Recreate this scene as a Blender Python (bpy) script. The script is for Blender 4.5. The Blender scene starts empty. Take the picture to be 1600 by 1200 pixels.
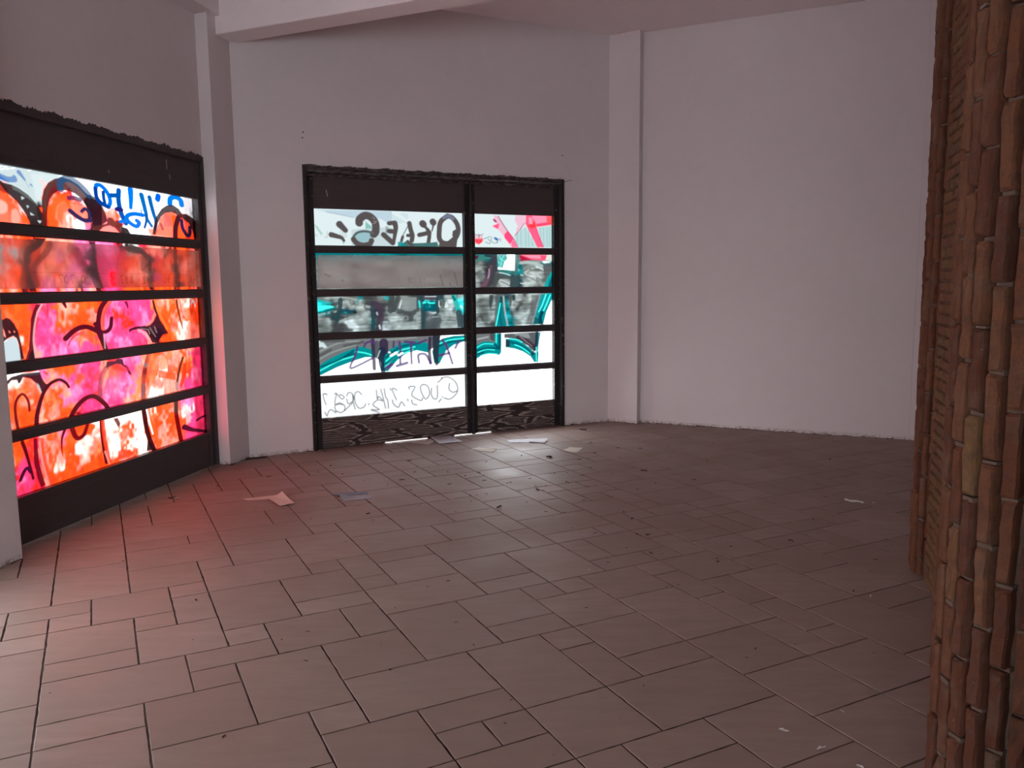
import bpy, bmesh, math, random
import numpy as np
from mathutils import Vector, Matrix, noise

# ------------------------------------------------------------------ scale
SC = 1.1675                      # survey units -> metres (floor module becomes 0.20 m)
CAM_H = 1.5 * SC
FOC, PITCH, ROLL = 1273.4, 0.1234, -0.0097
col = bpy.context.scene.collection
scene = bpy.context.scene

# ------------------------------------------------------------------ camera
cd = bpy.data.cameras.new('camera'); cam = bpy.data.objects.new('camera', cd); col.objects.link(cam)
cd.sensor_fit = 'HORIZONTAL'; cd.sensor_width = 36.0; cd.lens = FOC / 1600 * 36.0
cd.clip_start = 0.05; cd.clip_end = 200
cam.matrix_world = (Matrix.Translation((0, 0, CAM_H)) @ Matrix.Rotation(math.pi / 2 - PITCH, 4, 'X')
                    @ Matrix.Rotation(-ROLL * -1.0, 4, 'Z'))
scene.camera = cam

# ------------------------------------------------------------------ sky, exposure
SKY = 11.0                        # brightness of the overcast daylight outside
world = bpy.data.worlds.new('overcast_sky'); scene.world = world; world.use_nodes = True
wn = world.node_tree; bg = wn.nodes['Background']
tc = wn.nodes.new('ShaderNodeTexCoord'); sx = wn.nodes.new('ShaderNodeSeparateXYZ'); mr = wn.nodes.new('ShaderNodeMapRange')
cr = wn.nodes.new('ShaderNodeMix'); cr.data_type = 'RGBA'
wn.links.new(tc.outputs['Generated'], sx.inputs[0]); wn.links.new(sx.outputs['Z'], mr.inputs['Value'])
mr.inputs['From Min'].default_value = -0.4; mr.inputs['From Max'].default_value = 0.6
wn.links.new(mr.outputs['Result'], cr.inputs['Factor'])
cr.inputs['A'].default_value = (0.98, 0.97, 0.96, 1); cr.inputs['B'].default_value = (0.95, 1.0, 1.06, 1)
wn.links.new(cr.outputs['Result'], bg.inputs['Color']); bg.inputs['Strength'].default_value = SKY
vs = scene.view_settings
vs.view_transform = 'Standard'; vs.look = 'None'; vs.exposure = 0.0; vs.gamma = 1.0; vs.use_curve_mapping = False
scene.display_settings.display_device = 'sRGB'
try:
    scene.cycles.use_denoising = True
    scene.cycles.max_bounces = 14; scene.cycles.diffuse_bounces = 8; scene.cycles.transparent_max_bounces = 16
    scene.cycles.sample_clamp_indirect = 8.0; scene.cycles.caustics_reflective = False
except Exception: pass

# ------------------------------------------------------------------ survey helpers
def rays(p):
    p = np.atleast_2d(np.asarray(p, float)); x = (p[:, 0] - 800) / FOC; y = -(p[:, 1] - 600) / FOC
    c, s = math.cos(ROLL), math.sin(ROLL); x, y = c * x - s * y, s * x + c * y
    cp, sp = math.cos(PITCH), math.sin(PITCH)
    return np.stack([x, cp + y * sp, -sp + y * cp], 1)
def on_floor(x, y, z=0.0):
    d = rays([(x, y)])[0]; t = (z - CAM_H) / d[2]; return Vector((d[0] * t, d[1] * t, z))

class Plane:                      # a vertical wall plane: u along it, w towards the room, z up
    def __init__(s, x, y, th):
        s.o = np.array([x * SC, y * SC]); s.th = th
        s.d = np.array([math.cos(th), math.sin(th)]); s.n = np.array([math.sin(th), -math.cos(th)])
    def uz(s, p):
        d = rays(p); t = (s.n @ s.o) / (d[:, :2] @ s.n); q = d[:, :2] * t[:, None]
        return np.stack([(q - s.o) @ s.d, CAM_H + d[:, 2] * t], 1)
    def P(s, u, w, z):
        q = s.o + s.d * u + s.n * w; return Vector((q[0], q[1], z))
    def px(s, u, z):              # column of the survey photograph a point on the plane falls in
        q = s.o[:, None] + s.d[:, None] * u; X, Y, Z = q[0], q[1], z - CAM_H
        cp, sp = math.cos(PITCH), math.sin(PITCH)
        dep = Y * cp - Z * sp; up = Y * sp + Z * cp
        x, y = X / dep, up / dep; c, s_ = math.cos(-ROLL), math.sin(-ROLL)
        return 800 + FOC * (c * x - s_ * y)
G1 = Plane(-2.5, 6.7165, 1.4044)      # left gate
G2 = Plane(0.0, 8.2057, 0.4729)       # far gate

def tag(o, label=None, cat=None, group=None, kind=None):
    if label: o['label'] = label
    if cat: o['category'] = cat
    if group: o['group'] = group
    if kind: o['kind'] = kind
    return o
def empty(name, loc=(0, 0, 0)):
    o = bpy.data.objects.new(name, None); col.objects.link(o); o.location = loc; o.empty_display_size = .1
    return o
class MB:                         # mesh builder
    def __init__(s): s.v = []; s.f = []
    def add(s, vs, fs):
        b = len(s.v); s.v += [tuple(v) for v in vs]; s.f += [tuple(b + i for i in f) for f in fs]
    def hexa(s, p):               # 8 corners: bottom 0-3, top 4-7
        s.add(p, [(0, 3, 2, 1), (4, 5, 6, 7), (0, 1, 5, 4), (1, 2, 6, 5), (2, 3, 7, 6), (3, 0, 4, 7)])
    def box(s, pl, u0, u1, w0, w1, z0, z1):
        s.hexa([pl.P(u0, w0, z0), pl.P(u1, w0, z0), pl.P(u1, w1, z0), pl.P(u0, w1, z0),
                pl.P(u0, w0, z1), pl.P(u1, w0, z1), pl.P(u1, w1, z1), pl.P(u0, w1, z1)])
    def prism(s, poly, z0, z1):
        n = len(poly); a = [(p[0], p[1], z0) for p in poly]; b = [(p[0], p[1], z1) for p in poly]
        s.add(a + b, [tuple(range(n))[::-1], tuple(range(n, 2 * n))] + [(i, (i + 1) % n, n + (i + 1) % n, n + i) for i in range(n)])
    def build(s, name, mat, parent=None, bevel=0, origin=None, smooth=False):
        me = bpy.data.meshes.new(name); vs_ = s.v
        if origin is not None: vs_ = [(v[0] - origin[0], v[1] - origin[1], v[2] - origin[2]) for v in vs_]
        me.from_pydata(vs_, [], s.f); me.update()
        bm = bmesh.new(); bm.from_mesh(me); bmesh.ops.recalc_face_normals(bm, faces=bm.faces[:]); bm.to_mesh(me); bm.free()
        o = bpy.data.objects.new(name, me); col.objects.link(o)
        if origin is not None and parent is None: o.location = origin
        if mat: me.materials.append(mat)
        if parent is not None:
            o.parent = parent
            if origin is not None: o.location = Vector(origin) - parent.location
            else: o.location = -parent.location
        if bevel:
            m = o.modifiers.new('bevel', 'BEVEL'); m.width = bevel; m.segments = 2; m.limit_method = 'ANGLE'
        if smooth:
            for p in me.polygons: p.use_smooth = True
        return o

# ------------------------------------------------------------------ materials
class NT:
    def __init__(s, name):
        s.m = bpy.data.materials.new(name); s.m.use_nodes = True; s.t = s.m.node_tree; s.b = s.t.nodes['Principled BSDF']
    def n(s, kind, **k):
        x = s.t.nodes.new('ShaderNode' + kind)
        for a, b in k.items():
            if a.startswith('i_'): x.inputs[a[2:].replace('_', ' ')].default_value = b
            else: setattr(x, a, b)
        return x
    def l(s, a, b): s.t.links.new(a, b)
    def coord(s, scale=(1, 1, 1), rotz=0.0):
        g = s.n('NewGeometry'); m = s.n('Mapping'); m.inputs['Scale'].default_value = scale; m.inputs['Rotation'].default_value = (0, 0, rotz)
        s.l(g.outputs['Position'], m.inputs[0]); return m.outputs[0]
    def noise(s, vec, scale, detail=4, rough=.55):
        x = s.n('TexNoise'); s.l(vec, x.inputs['Vector']); x.inputs['Scale'].default_value = scale
        x.inputs['Detail'].default_value = detail; x.inputs['Roughness'].default_value = rough; return x.outputs['Fac']
    def ramp(s, fac, stops):
        r = s.n('ValToRGB'); e = r.color_ramp.elements
        while len(e) < len(stops): e.new(.5)
        for i, (p, c) in enumerate(stops):
            e[i].position = p; e[i].color = (c[0], c[1], c[2], 1) if isinstance(c, tuple) else (c, c, c, 1)
        s.l(fac, r.inputs[0]); return r.outputs[0]
    def mix(s, fac, a, b, mode='MIX'):
        x = s.n('Mix'); x.data_type = 'RGBA'; x.blend_type = mode
        for v, i in ((fac, 'Factor'), (a, 'A'), (b, 'B')):
            if hasattr(v, 'default_value') or hasattr(v, 'is_output'): s.l(v, x.inputs[i])
            else: x.inputs[i].default_value = v if i == 'Factor' else (v[0], v[1], v[2], 1)
        return x.outputs['Result']
    def bump(s, h, dist, strength=1.0):
        b = s.n('Bump'); b.inputs['Strength'].default_value = strength; b.inputs['Distance'].default_value = dist
        s.l(h, b.inputs['Height']); s.l(b.outputs[0], s.b.inputs['Normal'])
    def setc(s, c, rough=.8, spec=.3):
        if hasattr(c, 'is_output'): s.l(c, s.b.inputs['Base Color'])
        else: s.b.inputs['Base Color'].default_value = (*c, 1)
        if hasattr(rough, 'is_output'): s.l(rough, s.b.inputs['Roughness'])
        else: s.b.inputs['Roughness'].default_value = rough
        s.b.inputs['Specular IOR Level'].default_value = spec

def lin(c): return tuple(((x / 255) / 12.92 if x <= 10.3 else (((x / 255) + .055) / 1.055) ** 2.4) for x in c)

def m_plaster(name='white_plaster', k=1.0):
    t = NT(name); p = t.coord(); a = t.noise(p, 1.3, 3); b = t.noise(p, 9, 5)
    sepz = t.n('SeparateXYZ'); g = t.n('NewGeometry'); t.l(g.outputs['Position'], sepz.inputs[0])
    z = t.n('MapRange', i_From_Min=0.0, i_From_Max=0.045, i_To_Min=1.0, i_To_Max=0.0); t.l(sepz.outputs['Z'], z.inputs['Value'])
    ad = t.n('Math', operation='MULTIPLY'); t.l(z.outputs[0], ad.inputs[0]); t.l(t.ramp(t.noise(p, 28, 4), [(.4, 0.0), (.62, 1.0)]), ad.inputs[1])
    c = t.mix(a, (.715 * k, .658 * k, .668 * k), (.77 * k, .715 * k, .727 * k)); c = t.mix(t.ramp(b, [(.3, 0.), (.7, .25)]), c, (.67 * k, .622 * k, .63 * k))
    c = t.mix(ad.outputs[0], c, (.2, .13, .11))
    t.setc(c, .92, .15); t.bump(t.noise(p, 30, 6), .004, .35); return t.m
def m_metal(name, base=(.065, .052, .055), lo=(.036, .028, .031), wear=(.14, .115, .105), wamt=.72, rough=.5, scale=(1, 1, 5)):
    t = NT(name); p = t.coord(scale); a = t.noise(p, 4, 6, .65); c = t.mix(a, lo, base)
    w = t.ramp(t.noise(p, 22, 8, .7), [(wamt, 0.), (min(wamt + .06, 1), 1.)]); c = t.mix(w, c, wear)
    t.setc(c, rough, .35); t.bump(t.noise(p, 14, 5), .003, .4); return t.m
def m_crusted():                  # dark steel panel whose old paint has lifted in long outlined flakes
    t = NT('flaking_black_paint'); p = t.coord((1, 1, 3.0)); g = t.n('Mapping'); g.inputs['Rotation'].default_value = (0, 0, -.4729)
    t.l(p, g.inputs[0]); sc = t.n('Mapping'); sc.inputs['Scale'].default_value = (.78, 0.0, 1.9); t.l(g.outputs[0], sc.inputs[0])
    nz = t.n('TexNoise'); t.l(sc.outputs[0], nz.inputs['Vector']); nz.inputs['Scale'].default_value = 5; nz.inputs['Detail'].default_value = 4
    wv = t.mix(.06, sc.outputs[0], nz.outputs['Color'], 'LINEAR_LIGHT')
    v = t.n('TexVoronoi', feature='DISTANCE_TO_EDGE'); t.l(wv, v.inputs['Vector']); v.inputs['Scale'].default_value = 2.5
    ring = t.ramp(v.outputs['Distance'], [(.06, 0.), (.085, 1.), (.115, 1.), (.15, .12), (.3, .3)])
    spots = t.ramp(t.noise(wv, 12, 5), [(.42, 0.), (.5, 1.), (.58, .3)])
    f = t.n('Math', operation='MULTIPLY'); t.l(ring, f.inputs[0]); f.inputs[1].default_value = .9
    f2 = t.n('Math', operation='MULTIPLY'); t.l(f.outputs[0], f2.inputs[0]); t.l(t.ramp(spots, [(0, .45), (1, 1.)]), f2.inputs[1])
    t.setc(t.mix(f2.outputs[0], (.04, .03, .03), (.46, .39, .35)), .6, .3); t.bump(f2.outputs[0], .003, .5); return t.m
def m_pane():
    t = NT('spray_painted_glass'); a = t.n('Attribute', attribute_name='paint')
    tr = t.n('BsdfTransparent'); t.l(a.outputs['Color'], tr.inputs[0])
    g = t.n('BsdfGlossy'); g.inputs['Roughness'].default_value = .12; g.inputs['Color'].default_value = (.8, .8, .8, 1)
    mx = t.n('MixShader'); mx.inputs[0].default_value = .03
    t.l(tr.outputs[0], mx.inputs[1]); t.l(g.outputs[0], mx.inputs[2]); t.l(mx.outputs[0], t.t.nodes['Material Output'].inputs[0]); return t.m
def m_banner(name, clear, diff, trans):
    t = NT(name); a = t.n('Attribute', attribute_name='paint')
    tr = t.n('BsdfTransparent'); t.l(a.outputs['Color'], tr.inputs[0])
    d = t.n('BsdfDiffuse'); t.l(t.mix(1.0, a.outputs['Color'], diff, 'MULTIPLY'), d.inputs[0])
    l = t.n('BsdfTranslucent'); t.l(t.mix(1.0, a.outputs['Color'], trans, 'MULTIPLY'), l.inputs[0])
    ad = t.n('AddShader'); t.l(d.outputs[0], ad.inputs[0]); t.l(l.outputs[0], ad.inputs[1])
    mx = t.n('MixShader'); mx.inputs[0].default_value = clear
    t.l(ad.outputs[0], mx.inputs[1]); t.l(tr.outputs[0], mx.inputs[2]); t.l(mx.outputs[0], t.t.nodes['Material Output'].inputs[0]); return t.m
def m_tile():
    t = NT('stoneware_tile'); a = t.n('Attribute', attribute_name='tone'); p = t.coord(rotz=-math.radians(27))
    st = t.coord((1.2, 5, 1), rotz=-math.radians(27))
    c = t.mix(a.outputs['Fac'], (.270, .190, .162), (.335, .243, .212))
    c = t.mix(t.ramp(t.noise(st, 3, 6, .65), [(.35, 0.), (.7, .55)]), c, (.215, .152, .128))
    c = t.mix(t.ramp(t.noise(p, .9, 4), [(.4, 0.), (.65, .45)]), c, (.24, .155, .125))
    c = t.mix(t.ramp(t.noise(p, 7, 8, .7), [(.62, 0.), (.72, .5)]), c, (.2, .15, .135))
    c = t.mix(t.ramp(t.noise(p, 60, 3), [(.72, 0.), (.76, .7)]), c, (.08, .05, .045))
    t.setc(c, t.ramp(t.noise(p, 2.5, 5), [(.3, .46), (.7, .64)]), .34); t.bump(t.noise(st, 12, 6), .0015, .4); return t.m
def m_grout():
    t = NT('dirty_grout'); p = t.coord(); c = t.mix(t.ramp(t.noise(p, 1.1, 4), [(.42, 0.), (.62, 1.)]), (.03, .019, .017), (.13, .095, .08))
    t.setc(c, .95, .1); return t.m
def m_brick():
    t = NT('rough_red_brick'); a = t.n('Attribute', attribute_name='tone'); p = t.coord()
    c = t.ramp(a.outputs['Fac'], [(0, (.10, .035, .022)), (.35, (.18, .068, .036)), (.6, (.2, .088, .048)), (.8, (.2, .11, .05)), (1, (.10, .065, .05))])
    c = t.mix(t.ramp(t.noise(p, 24, 7, .7), [(.4, 0.), (.65, .6)]), c, (.085, .05, .042))
    c = t.mix(t.ramp(t.noise(p, 9, 5), [(.5, 0.), (.66, .4)]), c, (.19, .115, .08))
    c = t.mix(t.ramp(t.noise(p, 70, 5), [(.7, 0.), (.75, .5)]), c, (.36, .27, .21))
    t.setc(c, .95, .12); t.bump(t.noise(p, 45, 9, .75), .012, 1.0); return t.m
def m_simple(name, c1, c2, scale=12, rough=.9, spec=.2, bump=.002):
    t = NT(name); p = t.coord(); t.setc(t.mix(t.noise(p, scale, 5), c1, c2), rough, spec); t.bump(t.noise(p, scale * 3, 5), bump, .5); return t.m

M = dict(plaster=m_plaster(), ceil=m_plaster('lit_plaster', 1.17), steel=m_metal('black_painted_steel'), panel=m_metal('brown_black_sheet_steel', (.085, .066, .066), (.048, .036, .038), scale=(1, 1, 7), wamt=.8, rough=.6),  # ceil: plaster lightened to stand in for missing upward bounce light
         scuffed=m_metal('scuffed_black_steel', (.03, .025, .027), (.012, .01, .011), (.24, .20, .185), wamt=.6, scale=(1, 1, 1.2)),
         toptrim=m_metal('peeling_black_trim', (.03, .022, .024), (.014, .011, .012), (.34, .27, .25), wamt=.53, scale=(.6, .6, 14)),
         crust=m_crusted(), pane=m_pane(), tile=m_tile(), grout=m_grout(), brick=m_brick(),
         mortar=m_simple('lime_mortar', (.07, .045, .036), (.17, .115, .09), 30, .95, .1, .006),
         leaf=m_simple('dry_leaf', (.035, .02, .016), (.075, .042, .03), 40),
         pale=m_simple('pale_scrap', (.45, .42, .4), (.6, .57, .55), 40),
         outside=m_simple('whitened_concrete', (.84, .84, .83), (.9, .9, .89), 2))  # pavement colour raised near white to brighten the lower panes

# ------------------------------------------------------------------ room shell
H = 4.01 * SC
RIGHT = -math.radians(25.2)
def S2(x, y): return (x * SC, y * SC)
c0, c1, c2 = S2(-2.498, 6.779), S2(-2.376, 6.725), S2(-2.302, 7.052)
cor, p1, p2, wc = S2(1.032, 8.738), S2(1.322, 8.539), S2(1.371, 8.637), S2(3.722, 7.529)
jamb = S2(-2.742, 4.404)
def g2u(p): return float((np.array(p) - G2.o) @ G2.d)
def g1u(p): return float((np.array(p) - G1.o) @ G1.d)

GT = 2.535 * SC                       # gate opening height
U1a, U1b = g1u(jamb) - .06, g1u(c0) + .005   # left gate opening
U2a, U2b = -2.034 * SC, 0.610 * SC           # far gate opening
T = .22
# doorway added out of view on the left wall for more daylight
D3a, D3b, D3h = -4.9, -3.6, 2.1
w = MB()
uend = -12.5
w.box(G1, U1a, U1b, -T, 0, GT, H); w.box(G1, U1b, U1b + .5, -T, 0, 0, H)
w.box(G1, D3b, U1a, -T, 0, 0, H); w.box(G1, D3a, D3b, -T, 0, D3h, H); w.box(G1, uend, D3a, -T, 0, 0, H)
tag(w.build('wall_left', M['plaster']), 'white plastered wall above and around the orange graffitied gate', 'wall', kind='structure')
# pilaster nearer the camera, on the left wall
pj = g1u(jamb); wj = float((np.array(jamb) - G1.o) @ G1.n)
w = MB(); w.box(G1, pj - .45, pj, -.01, wj, 0, H)
tag(w.build('trim_1', M['plaster'], bevel=.006), 'white plaster pilaster cropped by the left edge of the photo', 'pilaster', kind='structure')
# corner column
w = MB(); bk = G1.P(U1b, -.02, 0)
w.prism([tuple(G1.P(g1u(c0), -.02, 0))[:2], c1, c2, (c2[0] - .3, c2[1] + .1)], 0, H)
tag(w.build('trim_2', M['plaster'], bevel=.006), 'white plaster column in the corner between the two gates', 'column', kind='structure')
w = MB(); ua, ub = g2u(c2) - .5, g2u(cor) + .02
w.box(G2, ua, U2a, -T, 0, 0, H); w.box(G2, U2b, ub, -T, 0, 0, H); w.box(G2, U2a, U2b, -T, 0, GT, H)
tag(w.build('wall_back', M['plaster']), 'white plastered wall around the teal graffitied gate', 'wall', kind='structure')
w = MB(); dx, dy = math.cos(RIGHT), math.sin(RIGHT); nx, ny = -dy, dx
w.prism([cor, p1, p2, wc, (wc[0] + nx * T, wc[1] + ny * T), (p2[0] + nx * T, p2[1] + ny * T), (cor[0] + .1, cor[1] + T)], 0, H)
tag(w.build('wall_right', M['plaster'], bevel=.004), 'wide blank white plastered wall right of the far gate', 'wall', kind='structure')
# remaining walls, closing the room out of view
e1 = (wc[0] + 3.2 * dx - .1, wc[1] + 3.2 * dy)
w = MB(); w.prism([wc, e1, (e1[0] + nx * T, e1[1] + ny * T), (wc[0] + nx * T, wc[1] + ny * T)], 0, H)
A = e1; B_ = (e1[0] - 12.5 * nx, e1[1] - 12.5 * ny)
w.prism([A, B_, (B_[0] + T, B_[1]), (A[0] + T, A[1])], 0, H)
tag(w.build('wall_far_right', M['plaster']), kind='structure')
LE = G1.P(uend, 0, 0)
FR = Plane(0, 0, 0); FR.o = np.array([LE[0], B_[1]]); FR.th = math.atan2(LE[1] - B_[1], LE[0] - B_[0]); fd = np.array([B_[0] - LE[0], 0.0])
FR.o = np.array([LE[0], min(LE[1], B_[1])]); FR.d = np.array([1.0, 0.0]); FR.n = np.array([0.0, 1.0]); FRW = B_[0] - LE[0]
W4a, W4b, W4z0, W4z1 = .15, 5.0, .2, 2.5         # unseen window added behind the camera for fill daylight
w = MB(); w.box(FR, -T, W4a, -T, 0, 0, H); w.box(FR, W4b, FRW + T, -T, 0, 0, H); w.box(FR, W4a, W4b, -T, 0, 0, W4z0); w.box(FR, W4a, W4b, -T, 0, W4z1, H)
tag(w.build('wall_front', M['plaster']), kind='structure')
room = [tuple(LE)[:2], B_, e1, wc, p2, cor, c2, c1, c0]
w = MB(); big = [(LE[0] - .5, LE[1] - .5), (B_[0] + .6, B_[1] - .5), (e1[0] + .5, e1[1] + .3), (wc[0] + .2, wc[1] + .4), (cor[0] + .1, cor[1] + .5), (c2[0] - .7, c2[1] + .5), (c0[0] - .5, c0[1])]
w.prism(big, H, H + .2)
tag(w.build('ceiling', M['ceil']), 'flat white plaster ceiling', 'ceiling', kind='structure')
# beams
zb = 3.5 * SC
bd = np.array([math.cos(-math.radians(24)), math.sin(-math.radians(24))]); bn = np.array([-bd[1], bd[0]])
q0 = np.array([-1.97, 6.67]) * SC; wd = .255 * SC
s0 = q0 - bd * .75; s1 = q0 + bd * 9.0
w = MB(); w.prism([tuple(s0), tuple(s1), tuple(s1 + bn * wd), tuple(s0 + bn * wd)], zb, H + .02)
tag(w.build('trim_3', M['ceil'], bevel=.01), 'white ceiling beam running from the corner column to the right', 'beam', kind='structure')
w = MB(); w.box(G1, uend, g1u(c0) + .1, -.02, .2, 3.64 * SC, H + .02)
tag(w.build('trim_4', M['plaster'], bevel=.01), 'white ceiling beam along the top of the left wall', 'beam', kind='structure')
# added doorway: an open frame out of view, letting in fill light
w = MB(); w.box(G1, D3a, D3a + .07, -.12, .01, 0, D3h); w.box(G1, D3b - .07, D3b, -.12, .01, 0, D3h); w.box(G1, D3a + .07, D3b - .07, -.12, .01, D3h - .07, D3h)
dr = w.build('fill_doorway', M['steel']); tag(dr, kind='structure')

w = MB()
for a in (W4a, (W4a + W4b) / 2 - .04, W4b - .07): w.box(FR, a, a + .07, -.14, -.06, W4z0, W4z1)
w.box(FR, W4a, W4b, -.14, -.06, W4z1 - .07, W4z1); w.box(FR, W4a, W4b, -.14, -.06, W4z0, W4z0 + .07)
tag(w.build('fill_window', M['steel']), kind='structure')  # frame of the added fill-light window
# daylight portals in the openings
def portal(name, pl, u0, u1, z0, z1):
    l = bpy.data.lights.new(name, 'AREA'); l.shape = 'RECTANGLE'; l.size = abs(u1 - u0); l.size_y = z1 - z0
    l.cycles.is_portal = True
    o = bpy.data.objects.new(name, l); col.objects.link(o)
    z = -Vector((pl.n[0], pl.n[1], 0)); x = Vector((pl.d[0], pl.d[1], 0)); y = z.cross(x)
    m = Matrix((x, y, z)).transposed().to_4x4(); m.translation = pl.P((u0 + u1) / 2, -T - .02, (z0 + z1) / 2); o.matrix_world = m
portal('portal_left_gate', G1, U1a, U1b, 0, GT); portal('portal_far_gate', G2, U2a, U2b, 0, GT); portal('portal_fill_window', FR, W4a, W4b, W4z0, W4z1); portal('portal_fill_doorway', G1, D3a, D3b, 0, D3h)

# ------------------------------------------------------------------ floor: modular stone tiles laid in a free French pattern
FA = math.radians(27); fa = np.array([math.cos(FA), math.sin(FA)]); fb = np.array([-math.sin(FA), math.cos(FA)])
MOD = .1716 * SC; A0 = -.274 * SC; B0 = 2.93 * SC
known = [(0,0,2,1),(0,1,3,2),(0,3,2,1),(0,4,2,2),(0,6,1,1),(-1,7,2,1),(1,6,2,2),(2,5,1,1),(3,5,1,2),(3,7,1,1),(2,3,2,2),(4,3,1,1),(4,4,2,3),(3,2,2,1),(3,1,1,1),
 (2,-1,2,2),(4,-1,2,3),(5,2,2,2),(7,2,1,2),(6,4,2,1),(6,5,2,2),(5,-2,1,1),(6,0,2,2),(6,-2,3,2),(7,-3,2,1),(7,-4,1,1),(8,0,2,3),(8,3,3,2),(8,5,1,1),(8,6,1,2),
 (7,7,1,1),(4,7,3,2),(4,9,1,1),(5,9,2,2),(7,8,2,3),(2,8,2,2),(0,8,2,3),(9,5,2,2),(10,1,2,2),(10,0,2,1),(12,2,1,1),(11,3,2,1),(11,4,2,2),(9,-3,2,3),(-2,0,2,2),(-2,2,2,3),(-2,5,2,1),
 (-1,6,1,1),(-2,-3,4,1),(0,-2,2,2),(2,-3,3,2),(-2,-2,2,2)]
known = [k for k in known if k != (-2,-3,4,1)]
random.seed(11)
occ = {}; tiles = []
K0, K1, J0, J1 = -48, 64, -50, 52
def fits(k, j, a, b): return all((k + x, j + y) not in occ for x in range(a) for y in range(b)) and k + a <= K1 and j + b <= J1
def put(k, j, a, b):
    for x in range(a):
        for y in range(b): occ[(k + x, j + y)] = 1
    tiles.append((k, j, a, b))
for t_ in known:
    if fits(*t_): put(*t_)
sizes = [(3, 2), (2, 2), (2, 3), (2, 1), (2, 2), (1, 2), (1, 1)]
for j in range(J0, J1):
    for k in range(K0, K1):
        if (k, j) in occ: continue
        order = sizes[:]; random.shuffle(order)
        for a, b in order + [(1, 1)]:
            if (a, b) == (1, 1) and random.random() < .45 and order[-1] != (1, 1) and fits(k, j, 2, 1): continue
            if fits(k, j, a, b): put(k, j, a, b); break
def inroom(x, y):                 # generous outline
    n = len(room); c = False
    for i in range(n):
        (x1, y1), (x2, y2) = room[i], room[(i + 1) % n]
        if (y1 > y) != (y2 > y) and x < (x2 - x1) * (y - y1) / (y2 - y1) + x1: c = not c
    return c
fv = []; ff = []; tone = []
rt = random.Random(5)
for (k, j, a, b) in tiles:
    cx, cy = A0 + (k + a / 2) * MOD, B0 + (j + b / 2) * MOD
    q = fa * cx + fb * cy
    if not (inroom(*q) or any(inroom(q[0] + ex, q[1] + ey) for ex, ey in ((.35, 0), (-.35, 0), (0, .35), (0, -.35)))): continue
    g = .0033; hx, hy = a * MOD / 2 - g, b * MOD / 2 - g; zt = rt.uniform(-.0004, .0004)
    ring = []
    for (sx_, sy_, ex, ey, L) in ((-1, -1, 1, 0, a), (1, -1, 0, 1, b), (1, 1, -1, 0, a), (-1, 1, 0, -1, b)):
        n = 5 * L
        for i in range(n):
            f = i / n; px_ = sx_ * hx + ex * 2 * hx * f; py_ = sy_ * hy + ey * 2 * hy * f
            jt = rt.gauss(0, .0014) if i else -.001
            ring.append((px_ - (ey != 0) * sx_ * abs(jt) * 1.0, py_ - (ex != 0) * sy_ * abs(jt)))
    n = len(ring); base = len(fv)
    for dz, sh in ((-.004, 1.0), (0.0 - .0012, 1.0), (0.0, 1.0 - .0012 / min(hx, hy))):
        for (x, y) in ring:
            w_ = fa * (cx + x * sh) + fb * (cy + y * sh); fv.append((w_[0], w_[1], dz + zt))
    ff.append(tuple(base + 2 * n + i for i in range(n)))
    for r in range(2):
        for i in range(n): ff.append((base + r * n + i, base + r * n + (i + 1) % n, base + (r + 1) * n + (i + 1) % n, base + (r + 1) * n + i))
    tone += [rt.random()] * (3 * n)
me = bpy.data.meshes.new('floor'); me.from_pydata(fv, [], ff); me.update()
at = me.attributes.new('tone', 'FLOAT', 'POINT'); at.data.foreach_set('value', tone)
fl = bpy.data.objects.new('floor', me); col.objects.link(fl); me.materials.append(M['tile'])
tag(fl, 'brown stoneware floor tiles of mixed sizes', 'floor', kind='structure')
_c = np.mean(np.array(room), 0)
bed = [tuple(np.array(q) + (np.array(q) - _c) / np.linalg.norm(np.array(q) - _c) * .12) for q in room]
w = MB(); w.prism(bed, -.3, -.0032); gr = w.build('grout_bed', M['grout'], parent=fl); 

# outside pavement
w = MB(); w.prism([(-60, -60), (60, -60), (60, 60), (-60, 60)], -.2, -.02)
tag(w.build('pavement', M['outside']), 'pale street pavement outside the gates', 'pavement', kind='structure')

# ------------------------------------------------------------------ graffiti: paint films laid on the glass of each gate, traced stroke by stroke
PAL = {'W': (255, 255, 255), 'X': (255, 238, 224), 'w': (232, 246, 246), 'O': (246, 104, 34), 'o': (250, 156, 96), 'R': (238, 58, 36), 'S': (252, 190, 165), 'P': (242, 84, 160),
       'p': (240, 150, 208), 'M': (240, 58, 92), 'K': (48, 26, 32), 'G': (122, 130, 126), 'g': (172, 184, 180), 'D': (78, 82, 82), 'T': (0, 128, 132),
       'C': (50, 222, 222), 't': (42, 76, 84), 'V': (70, 52, 84), 'B': (0, 112, 205), 'N': (60, 42, 88), 'm': (110, 16, 32), 'c': (0, 176, 184)}
def trans(c):                     # displayed colour -> light transmission of the film
    if c == 'X': return np.array([2.4, 1.9, 1.6]) / SKY
    l = np.array(lin(c)) if not isinstance(c, str) else np.array(lin(PAL[c]))
    if l.min() > .985: return np.ones(3) * (3.0 / SKY)
    if l.min() < .5 * l.max(): l = l * (1 + 2.3 * np.clip((l - .62) / .3, 0, 1))     # strong hues let their own band through brightly
    return np.minimum(l / SKY, 1.0)
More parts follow.
